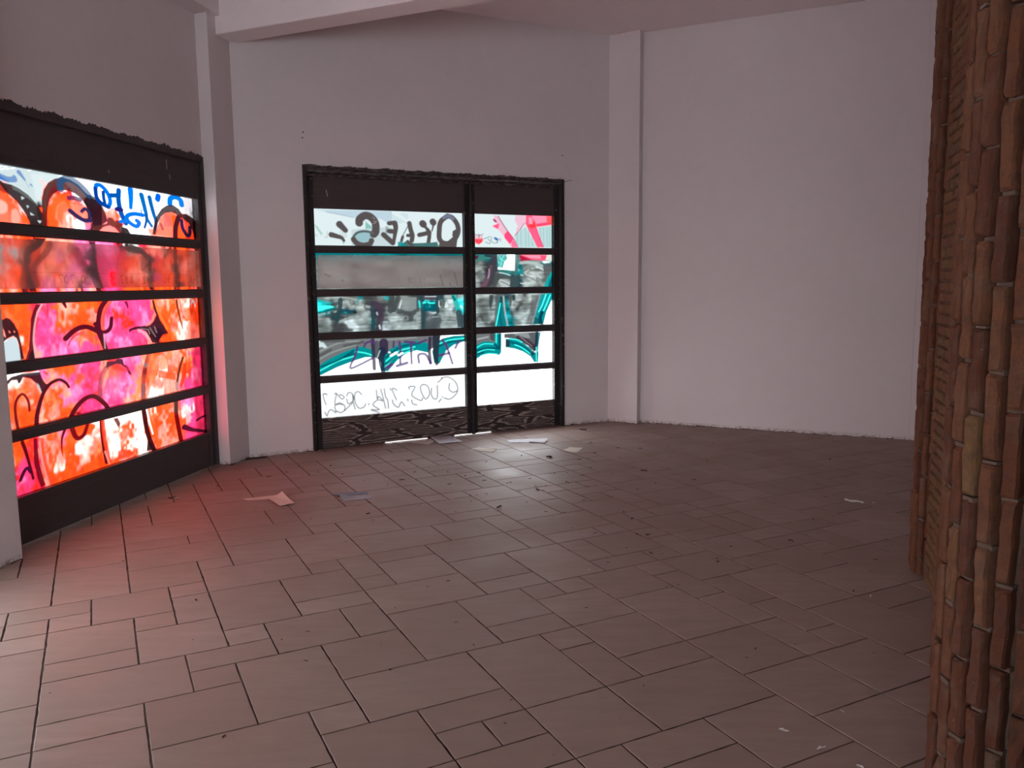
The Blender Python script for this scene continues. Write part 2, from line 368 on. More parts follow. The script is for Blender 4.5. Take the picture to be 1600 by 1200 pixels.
def vnoise(W, Hh, sx_, sy_, seed):      # smooth value noise on a grid, cells of sx_ x sy_ pixels
    r = np.random.RandomState(seed); gx, gy = int(W / sx_) + 3, int(Hh / sy_) + 3; g = r.rand(gy, gx)
    x = np.arange(W) / sx_; y = np.arange(Hh) / sy_; xi = x.astype(int); yi = y.astype(int); fx = x - xi; fy = y - yi
    fx = fx * fx * (3 - 2 * fx); fy = fy * fy * (3 - 2 * fy)
    a = g[np.ix_(yi, xi)]; b = g[np.ix_(yi, xi + 1)]; c = g[np.ix_(yi + 1, xi)]; d = g[np.ix_(yi + 1, xi + 1)]
    return (a * (1 - fx) + b * fx) * (1 - fy[:, None]) + (c * (1 - fx) + d * fx) * fy[:, None]
def catmull(p, n=8):
    p = [np.array(q, float) for q in p]
    if len(p) < 3: return np.array(p)
    q = [2 * p[0] - p[1]] + p + [2 * p[-1] - p[-2]]; out = []
    for i in range(1, len(q) - 2):
        a, b, c, d = q[i - 1], q[i], q[i + 1], q[i + 2]
        for k in range(n):
            t = k / n; out.append(.5 * (2 * b + (c - a) * t + (2 * a - 5 * b + 4 * c - d) * t * t + (3 * b - a - 3 * c + d) * t ** 3))
    out.append(p[-1]); return np.array(out)
class Canvas:
    def __init__(s, pl, u0, u1, z0, z1, res):
        s.pl, s.u0, s.z0, s.res = pl, u0, z0, res
        s.W = int((u1 - u0) / res) + 2; s.H = int((z1 - z0) / res) + 2
        s.a = np.ones((s.H, s.W, 3)) * (3.0 / SKY); s.U = u0 + np.arange(s.W) * res; s.Z = z0 + np.arange(s.H) * res
        s.ox = s.oy = 0.; s.k = 1.; s.widen = 1.0
        s.warp = (vnoise(s.W, s.H, 9, 9, 3) - .5, vnoise(s.W, s.H, 9, 9, 4) - .5)
    def at(s, ox, oy, k): s.ox, s.oy, s.k = ox, oy, k; return s
    def T(s, pts):
        p = np.asarray(pts, float) / s.k + [s.ox, s.oy]; q = s.pl.uz(p); return (q - [s.u0, s.z0]) / s.res
    def mpp(s, pts):              # grid cells per photo pixel, vertical, near the given points
        p = np.mean(np.asarray(pts, float), 0) / s.k + [s.ox, s.oy]; q = s.pl.uz([p, p + [0, 1]]); return abs(q[1, 1] - q[0, 1]) / s.res
    def aniso(s, pts):            # a broad flat nozzle: strokes are wider along the wall than up it
        p = np.mean(np.asarray(pts, float), 0) / s.k + [s.ox, s.oy]; q = s.pl.uz([p, p + [0, 1], p + [1, 0]]); return max(abs(q[2, 0] - q[0, 0]) / abs(q[1, 1] - q[0, 1]), 1.0)
    def lay(s, x0, y0, m, c, alpha):
        h, w_ = m.shape; sl = s.a[y0:y0 + h, x0:x0 + w_]; m = (m * alpha)[..., None]; sl[:] = sl * (1 - m) + trans(c) * m
    def stroke(s, pts, w, c, alpha=1., soft=.7, smooth=True, w1=None, dry=0.):
        sc = s.mpp(pts); w = w * s.widen; w1 = w1 and w1 * s.widen; r = w / s.k * sc / 2; r1 = r if w1 is None else w1 / s.k * sc / 2
        q = s.T(pts); q = catmull(q) if smooth else q
        if len(q) == 1: q = np.vstack([q, q + .01])
        so = max(soft * sc * .8, .8); R = max(r, r1) + so + 1
        A_ = s.aniso(pts)
        x0 = max(int(q[:, 0].min() - R * A_), 0); x1 = min(int(q[:, 0].max() + R * A_) + 2, s.W); y0 = max(int(q[:, 1].min() - R), 0); y1 = min(int(q[:, 1].max() + R) + 2, s.H)
        if x1 <= x0 or y1 <= y0: return
        X, Y = np.meshgrid(np.arange(x0, x1), np.arange(y0, y1)); m = np.zeros(X.shape); n = len(q) - 1
        X = X / A_; q = q / [A_, 1.0]
        for i in range(n):
            a, b = q[i], q[i + 1]; d = b - a; L = d @ d + 1e-9
            t = np.clip(((X - a[0]) * d[0] + (Y - a[1]) * d[1]) / L, 0, 1)
            D = np.hypot(X - a[0] - t * d[0], Y - a[1] - t * d[1]); rr = r + (r1 - r) * (i + t) / n
            m = np.maximum(m, np.clip((rr - D) / so + .5, 0, 1))
        if dry: m = m * np.clip((vnoise(X.shape[1], X.shape[0], 3, 7, int(abs(q[0, 0]) * 7)) - dry) * 5 + .5, 0, 1)
        s.lay(x0, y0, m, c, alpha)
    def poly(s, pts, c, alpha=1., soft=.7, smooth=False):
        q = s.T(pts); sc = s.mpp(pts); so = max(soft * sc, .8)
        if smooth: q = catmull(list(q) + [q[0]], 6)[:-1]
        x0 = max(int(q[:, 0].min() - so) - 1, 0); x1 = min(int(q[:, 0].max() + so) + 2, s.W); y0 = max(int(q[:, 1].min() - so) - 1, 0); y1 = min(int(q[:, 1].max() + so) + 2, s.H)
        if x1 <= x0 or y1 <= y0: return
        X, Y = np.meshgrid(np.arange(x0, x1), np.arange(y0, y1)); ins = np.zeros(X.shape, bool); D = np.full(X.shape, 1e9)
        for i in range(len(q)):
            a, b = q[i], q[(i + 1) % len(q)]; d = b - a; L = d @ d + 1e-9
            t = np.clip(((X - a[0]) * d[0] + (Y - a[1]) * d[1]) / L, 0, 1); D = np.minimum(D, np.hypot(X - a[0] - t * d[0], Y - a[1] - t * d[1]))
            if a[1] != b[1]: ins ^= ((a[1] > Y) != (b[1] > Y)) & (X < (b[0] - a[0]) * (Y - a[1]) / (b[1] - a[1]) + a[0])
        s.lay(x0, y0, np.clip(np.where(ins, D, -D) / so + .5, 0, 1), c, alpha)
    def wash(s, rows, xs0, dx, ztop, zbot, amp=(1.1, .5), streak=0.):   # blended fields of colour from a chart: one letter per cell
        rows = [r.replace(' ', '') for r in rows]; nc = max(map(len, rows)); nr = len(rows)
        arr = np.array([[trans(r[min(int(round(i * (len(r) - 1) / (nc - 1))), len(r) - 1)]) for i in range(nc)] for r in rows])
        j0 = max(int((zbot - s.z0) / s.res) - 2, 0); j1 = min(int((ztop - s.z0) / s.res) + 3, s.H)
        px_ = s.pl.px(s.U, (ztop + zbot) / 2); X = np.broadcast_to((px_ - xs0) / dx, (j1 - j0, s.W)).copy()
        Y = np.broadcast_to(((ztop - s.Z[j0:j1]) / (ztop - zbot) * nr - .5)[:, None], X.shape).copy()
        X += s.warp[0][j0:j1] * amp[0] * 2; Y += s.warp[1][j0:j1] * amp[1] * 2
        X = np.clip(X, 0, nc - 1.001); Y = np.clip(Y, 0, nr - 1.001); xi = X.astype(int); yi = Y.astype(int)
        fx = X - xi; fy = Y - yi; fx = fx * fx * (3 - 2 * fx); fy = fy * fy * (3 - 2 * fy); fx = fx[..., None]; fy = fy[..., None]
        v = (arr[yi, xi] * (1 - fx) + arr[yi, xi + 1] * fx) * (1 - fy) + (arr[yi + 1, xi] * (1 - fx) + arr[yi + 1, xi + 1] * fx) * fy
        s.a[j0:j1] = v
    def vary(s, z0, z1, sx_, sy_, amt, seed, mid=.5):
        j0 = max(int((z0 - s.z0) / s.res), 0); j1 = min(int((z1 - s.z0) / s.res), s.H)
        n = vnoise(s.W, s.H, sx_, sy_, seed)[j0:j1] * .65 + vnoise(s.W, s.H, sx_ / 2.5, sy_ / 2.5, seed + 1)[j0:j1] * .35
        f = np.exp((n - mid)[..., None] * amt); s.a[j0:j1] = np.clip(s.a[j0:j1] * f, 0, 1)
    def sheet(s, name, u0, u1, z0, z1, w, mat, parent, arr=None):
        nu = max(int(round((u1 - u0) / s.res)), 1) + 1; nz = max(int(round((z1 - z0) / s.res)), 1) + 1
        us = np.linspace(u0, u1, nu); zs = np.linspace(z0, z1, nz); UU, ZZ = np.meshgrid(us, zs)
        X = (UU - s.u0) / s.res; Y = (ZZ - s.z0) / s.res; X = np.clip(X, 0, s.W - 1.001); Y = np.clip(Y, 0, s.H - 1.001)
        xi = X.astype(int); yi = Y.astype(int); fx = (X - xi)[..., None]; fy = (Y - yi)[..., None]; a = s.a
        cc = (a[yi, xi] * (1 - fx) + a[yi, xi + 1] * fx) * (1 - fy) + (a[yi + 1, xi] * (1 - fx) + a[yi + 1, xi + 1] * fx) * fy
        ww = w(UU, ZZ) if callable(w) else w
        co = np.stack([s.pl.o[0] + s.pl.d[0] * UU + s.pl.n[0] * ww, s.pl.o[1] + s.pl.d[1] * UU + s.pl.n[1] * ww, ZZ], -1).reshape(-1, 3)
        if parent is not None: co = co - np.array(parent.location)
        idx = np.arange(nu * nz).reshape(nz, nu)
        qd = np.stack([idx[:-1, :-1], idx[:-1, 1:], idx[1:, 1:], idx[1:, :-1]], -1).reshape(-1, 4)
        me = bpy.data.meshes.new(name); me.vertices.add(len(co)); me.vertices.foreach_set('co', co.ravel().astype(np.float32))
        me.loops.add(qd.size); me.loops.foreach_set('vertex_index', qd.ravel().astype(np.int32))
        me.polygons.add(len(qd)); me.polygons.foreach_set('loop_start', np.arange(0, qd.size, 4, dtype=np.int32)); me.update(calc_edges=True)
        ca = me.color_attributes.new('paint', 'FLOAT_COLOR', 'POINT')
        ca.data.foreach_set('color', np.concatenate([cc, np.ones(cc.shape[:2] + (1,))], -1).ravel().astype(np.float32))
        me.materials.append(mat); me.validate(); o = bpy.data.objects.new(name, me); col.objects.link(o)
        if parent is not None: o.parent = parent
        return o

# glass rows (top edge of each), both gates
Z1 = [(2.1963 - .3962 * k) * SC for k in range(5)]; PH1 = .326 * SC
Z2 = [(2.1735 - .3910 * k) * SC for k in range(5)]; PH2 = .3237 * SC

C1 = Canvas(G1, U1a, U1b, Z1[4] - PH1 - .02, Z1[0] + .02, .0045)
charts = [
 ['w w w w w w w w w w w W W W W W W W W W W W W W W W W W W W W W w', 'w w w w w w w w S R R R M W W W W W W W W W W W W W W W W W W w w', 'O O O w w w w w R S o O o M S W W W W W W W W W W W W S o O S W w',
  'S S O O w w w K O O o S S S o K S S S R W W W W W W W S S O o S w', 'S S S O S K K K O O S S W W p K S p S R W W W W S S S S O O O O w'],
 ['O S O S O O K O o S S S S p p K p p p M K X w M S S S K O O O S O', 'S w O w O K O O S S p S M M p K P P P M M O O S K M O O K O S O S', 'S w O O K O O S o S O S p M K K P P P M O O S O K O O S K S O O O',
  'O S O O K R O S S O S p p S K K P P M M O S S S K P O O K O O S O', 'S O S O K R O p p R S p S K p S M P P M O O O O K O O O K O O S O'],
 ['O O O O O O M p M P O S S O O O O R P p P P P P P o S o O S X O O', 'O O o O O O M P P p O S O O O S R p P R R P P p P o O O O S o O O', 'K K R o O O M P P p O O O O O O O p p P R R P p P O O O S O o O O',
  'X X X X O O S P P P P p p o S O o p P P P P P p S K O O S X S o O', 'X X X X o O S p P p p P p P P P O P P p p P P M S K O O o X S S S'],
 ['X X X X X S O p p o O O O p P P P S R M p P p S o O S o S O S P P', 'X X S O o O S S S S p p P O P M M S O O P P S o O o S S S O o P P', 'S O o O o S O O o O O S p p P M P p P p p p o O o O X O O O R p P',
  'O O O O O O O S O o O p p P P P R p P p P p o O S S S S S S R p P', 'S O S o O O O S O S O O o M P P P p P P S S o S X X S S S P P P P'],
 ['O O O O O O R M S O S p O O O O X X X X X X X X X O O O S p p P P', 'S S S O O M R S O S O O O o S X S S X S O O X X o O S O O X X P P', 'S X S R P P R M S O S O O X X S o S X X S O X X O O S O O O P P P',
  'X S p P p P M S O O X O O S S O O O X X O X X X O O S O o O P P P', 'X X p P M P R M S O O O O O O O O O O O S O X X S O S S o P P P P']]
for k in range(5): C1.wash(charts[k], 5, 10, Z1[k], Z1[k] - PH1, amp=(.75, .55))
C1.vary(Z1[4] - PH1, Z1[1], 9, 12, 1.0, 21, .4); C1.widen = 1.32
MRO = 'm'; BK = (44, 22, 30); BR = (96, 52, 48); NV = (58, 44, 92)
c = C1.at(0, 240, 10)            # top row, left part
c.poly([(-150, 560), (0, 580), (120, 590), (210, 640), (300, 740), (400, 860), (480, 980), (560, 1090), (560, 1200), (-150, 1200)], (246, 110, 66), .75, 1.5)
c.poly([(30, 800), (120, 720), (230, 780), (230, 900), (120, 930)], (252, 214, 196), .8, 4, True)
c.poly([(300, 880), (380, 860), (430, 980), (420, 1080), (310, 1080)], (252, 205, 185), .7, 4, True)
c.poly([(450, 880), (520, 960), (600, 1080), (480, 1080)], 'O', .9, 2)
c.poly([(-200, 380), (0, 370), (120, 430), (220, 520), (280, 640), (200, 610), (100, 570), (-200, 560)], (120, 40, 36), .85, 2)
c.poly([(20, 290), (110, 400), (180, 450), (300, 480), (420, 540), (560, 640), (680, 770), (750, 880), (800, 960), (840, 1120), (600, 1120), (560, 1010), (480, 870), (380, 740), (280, 650), (190, 560), (100, 430)], (50, 34, 36), .97, 1)
c.poly([(300, 500), (420, 550), (560, 650), (660, 770), (560, 700), (420, 600), (330, 560)], (120, 124, 120), .75, 2)
for q in ([(450, 660), (510, 690), (460, 720)], [(530, 800), (580, 820), (550, 850)], [(590, 910), (660, 960), (600, 960)], [(700, 1040), (770, 1050), (740, 1090)]): c.poly(q, 'w', .85, .8)
c.poly([(780, 880), (770, 720), (800, 560), (870, 450), (970, 390), (1080, 370), (1200, 400), (1330, 480), (1440, 600), (1560, 700), (1700, 760), (1700, 1180), (1580, 1160), (1530, 970), (1460, 820), (1380, 700), (1280, 620), (1150, 570), (1040, 570), (950, 630), (890, 720), (860, 860), (850, 1140), (770, 1140)], (92, 30, 32), .96, 1)
c.poly([(790, 880), (790, 700), (830, 560), (900, 450), (980, 400), (900, 560), (850, 700), (840, 900)], (96, 66, 60), .8, 2)
c.poly([(900, 1130), (900, 860), (950, 700), (1040, 620), (1160, 620), (1180, 700), (1060, 760), (1000, 830), (960, 1130)], 'O', .85, 2)
c.poly([(1010, 860), (1060, 770), (1170, 780), (1200, 880), (1100, 930), (1090, 1130), (1020, 1000)], (248, 120, 70), .8, 3)
c.poly([(1200, 780), (1400, 800), (1440, 900), (1380, 1000), (1260, 920)], (250, 160, 130), .8, 3)
c.poly([(1500, 640), (1560, 660), (1700, 740), (1700, 1180), (1590, 1160), (1540, 1000), (1480, 860), (1420, 760), (1440, 690)], (46, 24, 36), .95, 1)
c.stroke([(1060, 550), (1060, 440), (1150, 385), (1280, 430), (1410, 540), (1500, 650)], 75, (34, 84, 128), .9)
c.stroke([(1190, 690), (1270, 690), (1360, 720)], 55, NV, .9); c.stroke([(1210, 890), (1320, 980), (1430, 1040), (1520, 1040)], 55, NV)
c.stroke([(1390, 900), (1440, 860), (1500, 920), (1510, 1010)], 42, NV)
c.stroke([(25, 305), (120, 345), (240, 395), (350, 400)], 66, 'B'); c.stroke([(345, 365), (345, 400)], 50, 'B'); c.stroke([(415, 285), (460, 340), (510, 410)], 50, 'B', w1=22); c.stroke([(510, 420), (580, 530)], 8, 'B', .5); c.stroke([(600, 480), (625, 505)], 22, 'B', w1=12)
for i, (x, y) in enumerate([(40, 190), (100, 205), (180, 215), (80, 235), (140, 245), (20, 170), (220, 240), (300, 230), (560, 260)]): c.stroke([(x, y), (x + 50, y - 12)], 9, 'W', .8)
c.poly([(0, 120), (500, 210), (1000, 310), (1000, 330), (600, 300), (700, 800), (640, 720), (500, 580), (300, 470), (60, 300), (0, 280)], (196, 216, 216), .38, 6)
c = C1.at(160, 270, 10)          # top row, right part
c.poly([(0, 540), (110, 520), (160, 640), (190, 750), (120, 800), (40, 830), (-60, 880)], (60, 24, 34), .95, 1)
c.poly([(190, 560), (290, 540), (380, 660), (390, 730), (280, 740), (190, 690)], (252, 176, 150), .8, 2); c.poly([(290, 560), (330, 620), (380, 680), (340, 740), (310, 660)], 'O', .8, 2)
c.poly([(190, 690), (260, 700), (300, 750), (400, 740), (420, 840), (500, 870), (550, 960), (380, 950), (330, 880), (220, 820), (100, 860), (50, 920), (-40, 920), (-20, 830), (180, 790)], (104, 44, 42), .95, 1)
c.poly([(400, 850), (480, 860), (545, 960), (400, 950)], (44, 34, 44), .9, 1); c.poly([(60, 915), (140, 840), (210, 825), (300, 855), (380, 950)], (250, 170, 160), 1, 1, False)
B2 = (0, 128, 214)
c.stroke([(0, 240), (20, 185), (80, 195), (150, 260), (205, 350), (230, 450), (205, 530)], 52, B2); c.stroke([(0, 250), (20, 380), (90, 470), (190, 530)], 50, (0, 70, 170)); c.stroke([(120, 300), (130, 400), (160, 520)], 42, (0, 76, 170))
c.stroke([(245, 350), (360, 352)], 55, (0, 96, 190)); c.stroke([(360, 270), (355, 400), (375, 540), (410, 660), (470, 790)], 58, (0, 96, 190)); c.stroke([(330, 565), (400, 575)], 52, (36, 40, 130)); c.stroke([(390, 760), (480, 750)], 40, B2)
c.stroke([(730, 660), (600, 640), (500, 665), (490, 730), (560, 800), (640, 835), (675, 780), (640, 745)], 52, B2); c.stroke([(540, 260), (548, 400), (546, 545)], 70, (0, 136, 226), w1=44)
c.stroke([(710, 340), (745, 480), (780, 620), (800, 720), (870, 830)], 58, (0, 120, 205), w1=36); c.stroke([(640, 410), (700, 560), (720, 650)], 14, B2, .8); c.stroke([(690, 600), (740, 580)], 40, B2, .6, 3); c.stroke([(790, 660), (785, 760), (760, 855)], 34, (0, 96, 180), w1=28)
c.stroke([(835, 380), (860, 490), (900, 640), (935, 760), (920, 880)], 52, (0, 110, 196), w1=40); c.stroke([(970, 360), (960, 410)], 64, (0, 112, 214)); c.stroke([(970, 430), (975, 545)], 26, B2, .7); c.stroke([(1000, 400), (1030, 500)], 14, B2, .5, 2)
c.stroke([(1150, 480), (1160, 400), (1230, 375), (1310, 420), (1330, 500)], 62, (0, 138, 214))
c.poly([(930, 960), (960, 820), (1000, 700), (1080, 620), (1200, 610), (1260, 660), (1330, 700), (1440, 800), (1520, 1040)], (250, 120, 72), .95, 1)
c.poly([(1180, 650), (1250, 680), (1250, 850), (1200, 860)], 'O', 1, 1); c.poly([(1270, 740), (1340, 720), (1440, 960), (1510, 1040), (1270, 1020)], 'O', .9, 1); c.poly([(1350, 740), (1430, 820), (1440, 920), (1380, 900)], (250, 150, 120), .9, 1); c.poly([(940, 960), (1000, 830), (1190, 830), (1200, 1010)], (250, 150, 118), .9, 2)
c.poly([(1060, 660), (1150, 650), (1180, 830), (1060, 840)], (150, 110, 120), .6, 1.5)
c.poly([(880, 960), (900, 850), (940, 680), (1020, 560), (1100, 505), (1200, 500), (1290, 560), (1340, 640), (1400, 640), (1500, 700), (1555, 760), (1560, 1020), (1530, 1010), (1500, 900), (1440, 780), (1340, 710), (1290, 700), (1240, 640), (1180, 615), (1080, 625), (1010, 690), (960, 800), (930, 970)], (52, 28, 34), .97, 1)
c.stroke([(1280, 700), (1240, 850), (1235, 1020)], 56, (80, 22, 34)); c.stroke([(1330, 740), (1350, 870), (1420, 980), (1455, 960), (1460, 850)], 40, (40, 28, 80)); c.stroke([(1010, 800), (1040, 880)], 30, (90, 60, 80), .8)
# second row (behind the banner)
c = C1.at(0, 355, 10)
c.poly([(660, 160), (840, 170), (760, 300), (640, 380), (570, 460), (580, 640), (620, 800), (700, 1010), (590, 1010), (530, 860), (490, 700), (480, 420), (540, 290), (680, 220)], BK, .97, 1)
c.poly([(1520, 220), (1600, 220), (1600, 900), (1760, 1030), (1640, 1040), (1560, 860), (1500, 720), (1360, 680), (1500, 600), (1530, 400)], BK, .95, 1)
c.stroke([(900, 250), (850, 380), (720, 520), (640, 660), (700, 900)], 70, (200, 40, 50), .8); c.stroke([(1230, 330), (1330, 420), (1400, 600)], 110, (200, 30, 70), .7, 3)
c = C1.at(160, 360, 10)
c.poly([(440, 210), (560, 210), (740, 300), (860, 420), (880, 920), (840, 920), (800, 500), (700, 370), (540, 350), (480, 320)], BK, .95, 1); c.stroke([(1232, 270), (1235, 920)], 34, (60, 30, 30), .9); c.poly([(0, 400), (60, 700), (130, 920), (50, 920), (0, 880)], BK, .9, 1)
c.poly([(690, 400), (760, 400), (790, 520), (820, 700), (700, 620)], (130, 60, 50), .8, 3)
# third row
c = C1.at(0, 460, 10)
c.poly([(30, 480), (100, 430), (220, 360), (280, 380), (340, 450), (400, 560), (440, 700), (500, 1010), (440, 1030), (420, 800), (380, 690), (330, 650), (260, 680), (180, 750), (90, 740), (30, 690)], (40, 24, 34), .98, 1)
c.poly([(40, 720), (90, 750), (180, 755), (260, 690), (330, 655), (380, 700), (420, 820), (450, 1040), (60, 1090)], (232, 246, 248), 1, 1)
for q in ([(90, 560), (110, 620), (140, 690), (100, 690)], [(165, 520), (200, 600), (215, 670), (180, 650)], [(255, 560), (290, 600), (270, 605)], [(335, 560), (360, 590), (345, 600)]): c.poly(q, 'S', .9, .8)
c.poly([(680, 150), (760, 150), (690, 280), (660, 450), (635, 700), (650, 860), (670, 1010), (520, 1020), (570, 860), (590, 600), (600, 380), (640, 240)], (112, 14, 34), .98, 1)
c.poly([(600, 900), (640, 860), (668, 1010), (560, 1010)], BK, .9, 1); c.stroke([(770, 160), (700, 300), (660, 500), (645, 700), (660, 860), (680, 1000)], 22, (252, 190, 190), .9); c.stroke([(740, 800), (760, 960)], 14, (252, 190, 200), .6)
c.stroke([(1110, 130), (1145, 200)], 50, (100, 14, 34), w1=26)
c.stroke([(1140, 690), (1240, 590), (1360, 520), (1480, 510), (1600, 560), (1700, 620)], 62, (104, 14, 36)); c.stroke([(1180, 800), (1230, 700), (1330, 620), (1430, 590)], 20, (200, 30, 90), .8)
c.poly([(1300, 620), (1440, 590), (1540, 660), (1580, 760), (1500, 720), (1400, 660)], (250, 90, 50), .7, 2)
c = C1.at(170, 450, 10)
c.stroke([(60, 200), (-20, 330), (-50, 520), (-40, 690), (0, 800), (60, 960)], 62, (104, 14, 36)); c.stroke([(140, 200), (50, 330), (10, 500), (20, 650)], 40, (240, 110, 80), .9); c.stroke([(100, 260), (40, 400), (30, 600)], 14, (150, 70, 40), .7)
c.stroke([(-100, 560), (-20, 680), (60, 685), (130, 620), (150, 470)], 52, (104, 14, 44), w1=46); c.stroke([(30, 720), (50, 940)], 14, (252, 200, 210), .8)
c.poly([(335, 205), (390, 205), (415, 290), (400, 330), (370, 260)], (110, 20, 70), .98, .8)
c.poly([(770, 185), (810, 185), (840, 330), (900, 500), (960, 600), (1030, 710), (940, 730), (860, 860), (780, 860), (740, 780), (680, 680), (590, 640), (480, 660), (415, 700), (420, 640), (520, 600), (640, 590), (740, 580), (800, 520), (840, 420), (800, 330)], (58, 20, 38), .98, .8)
for q in ([(740, 620), (790, 700), (830, 760)], [(810, 600), (850, 700)], [(610, 635), (720, 650)], [(720, 660), (740, 720)]): c.stroke(q, 9, (190, 170, 165), .8)
c.stroke([(820, 190), (870, 360), (940, 500), (1010, 640)], 24, (250, 150, 60), .9); c.stroke([(810, 410), (770, 520), (690, 580)], 22, (252, 170, 160), .9); c.stroke([(560, 650), (680, 730), (750, 830)], 20, (252, 200, 190), .9); c.stroke([(480, 690), (600, 720), (700, 860)], 14, (220, 60, 110), .6)
c.stroke([(1150, 190), (1180, 360), (1230, 560), (1255, 650)], 26, (130, 50, 20), w1=8); c.stroke([(1205, 200), (1240, 380), (1290, 560)], 12, (150, 60, 30), .8, w1=5)
# fourth row
c = C1.at(0, 560, 10)
c.poly([(80, 270), (450, 240), (730, 200), (730, 260), (300, 280), (130, 480), (90, 500)], 'W', 1, 1)
c.poly([(120, 500), (200, 380), (300, 290), (460, 240), (620, 220), (740, 210), (780, 320), (830, 390), (900, 420), (840, 520), (790, 560), (740, 500), (680, 390), (600, 320), (480, 300), (440, 380), (410, 400), (390, 340), (300, 350), (200, 470), (140, 600), (110, 640)], (50, 16, 34), .98, 1)
c.poly([(470, 310), (560, 330), (640, 400), (720, 500), (745, 600), (700, 680), (620, 560), (560, 430), (480, 380)], (248, 110, 50), .6, 3)
c.poly([(690, 380), (730, 420), (775, 540), (760, 540), (700, 430)], 'w', .8, .8)
c.stroke([(690, 1040), (700, 880), (760, 640), (820, 500), (910, 390), (1040, 335), (1140, 380), (1190, 450)], 56, (96, 16, 32), w1=34)
c.stroke([(400, 1090), (370, 920), (360, 740), (400, 620), (470, 560), (530, 610), (570, 700), (582, 820)], 40, (140, 24, 24), w1=30)
c.stroke([(1230, 900), (1290, 790), (1370, 690), (1480, 610), (1600, 600), (1750, 720), (1830, 860)], 58, (110, 14, 30)); c.poly([(1290, 850), (1340, 830), (1400, 860), (1300, 880)], (90, 10, 30), .9, 1)
c.poly([(130, 760), (260, 720), (270, 750), (190, 800), (200, 850), (270, 940), (300, 1000), (240, 1040), (180, 1060), (170, 1020), (230, 970), (180, 900), (140, 850)], (50, 16, 30), .97, 1)
c.poly([(790, 190), (860, 220), (870, 270), (800, 230)], (210, 40, 40), .8, 2)
c = C1.at(170, 535, 10)
c.poly([(75, 300), (140, 290), (200, 290), (250, 250), (320, 260), (340, 340), (400, 370), (440, 450), (465, 520), (420, 500), (370, 410), (300, 350), (220, 340), (150, 370), (60, 400)], (86, 12, 44), .98, .8)
c.poly([(150, 380), (230, 345), (310, 360), (380, 450), (220, 450)], (244, 60, 28), .95, 1.2); c.poly([(220, 455), (380, 460), (400, 560), (340, 640), (240, 620)], (220, 70, 160), .5, 3)
c.stroke([(70, 400), (20, 480), (-20, 620), (-30, 830)], 60, (90, 40, 70), .75); c.stroke([(170, 440), (90, 600), (30, 800)], 28, (200, 80, 110), .6); c.stroke([(130, 400), (60, 520), (10, 700)], 22, (252, 160, 90), .7)
c.poly([(200, 400), (580, 360), (870, 420), (860, 500), (600, 500), (470, 460)], (240, 60, 120), .25, 2)
c.stroke([(720, 190), (700, 280), (670, 400), (650, 520), (640, 700), (640, 870)], 56, (60, 34, 40), .8); c.poly([(640, 400), (700, 400), (690, 500), (635, 500)], (170, 26, 20), .95, .8); c.poly([(660, 330), (710, 330), (700, 380), (650, 380)], (130, 130, 140), .8, .8); c.poly([(620, 640), (660, 640), (660, 800), (620, 860)], (130, 110, 120), .7, 1)
c.poly([(870, 430), (1140, 480), (1140, 590), (870, 550)], (250, 104, 40), .9, .8); c.poly([(730, 190), (880, 180), (860, 520), (760, 520), (700, 400)], (250, 140, 60), .45, 3)
c.poly([(880, 230), (960, 200), (1030, 300), (1020, 420), (900, 420)], (246, 200, 150), .8, 3); c.stroke([(950, 190), (1010, 280), (1030, 420)], 10, (90, 70, 60), .6); c.stroke([(880, 240), (850, 500), (740, 700), (720, 850)], 9, (120, 110, 60), .6); c.stroke([(940, 520), (920, 700), (900, 800)], 9, (120, 110, 80), .6)
c.stroke([(1250, 240), (1215, 360), (1185, 480), (1165, 610)], 30, (60, 40, 30), .95); c.poly([(1130, 620), (1185, 615), (1190, 760), (1140, 760)], (180, 150, 140), .9, 1)
c.poly([(1260, 330), (1310, 310), (1300, 520), (1240, 700), (1210, 670), (1240, 480)], (244, 70, 26), .95, 1); c.stroke([(1290, 100), (1340, 140), (1350, 280)], 8, (70, 30, 30), .7); c.stroke([(1100, 60), (1000, 150), (870, 300)], 8, (120, 90, 60), .4)
for i in range(26):
    x = 620 + (i * 97) % 560; y = 200 + (i * 211) % 560; c.stroke([(x, y), (x + 20 - (i * 7) % 40, y + 90)], 6, (150, 120, 70), .35)
# fifth row
c = C1.at(0, 660, 10)
c.stroke([(470, 310), (520, 450), (570, 620), (640, 880)], 50, (110, 14, 26), w1=34); c.poly([(640, 250), (700, 245), (710, 420), (740, 660), (830, 980), (760, 1030), (700, 860), (650, 640)], (150, 8, 38), .98, 1)
c.stroke([(760, 280), (780, 500), (840, 760), (930, 950)], 60, (242, 92, 40), .8); c.stroke([(735, 300), (770, 560), (830, 800), (880, 960)], 22, (252, 190, 190), .8)
c.stroke([(440, 910), (500, 770), (550, 720), (600, 780)], 44, (90, 12, 60)); c.stroke([(230, 930), (290, 990), (345, 960), (360, 860)], 44, (60, 16, 36)); c.stroke([(250, 1040), (300, 1050), (340, 990)], 40, (70, 16, 30)); c.poly([(370, 830), (430, 830), (420, 920), (370, 900)], (230, 50, 40), .9, 1)
c.stroke([(1125, 120), (1085, 250), (1080, 400), (1100, 540)], 38, (130, 18, 18), w1=8); c.stroke([(1240, 100), (1290, 220), (1350, 250), (1430, 180), (1475, 40)], 62, (150, 14, 24), w1=46)
for (x, y) in ((250, 495), (330, 485), (400, 440), (430, 450), (380, 530), (270, 640), (350, 740), (300, 770), (300, 905), (410, 950), (215, 570)): c.stroke([(x - 14, y), (x + 14, y - 8)], 8, (60, 40, 50), .7)
c = C1.at(170, 610, 9.41)
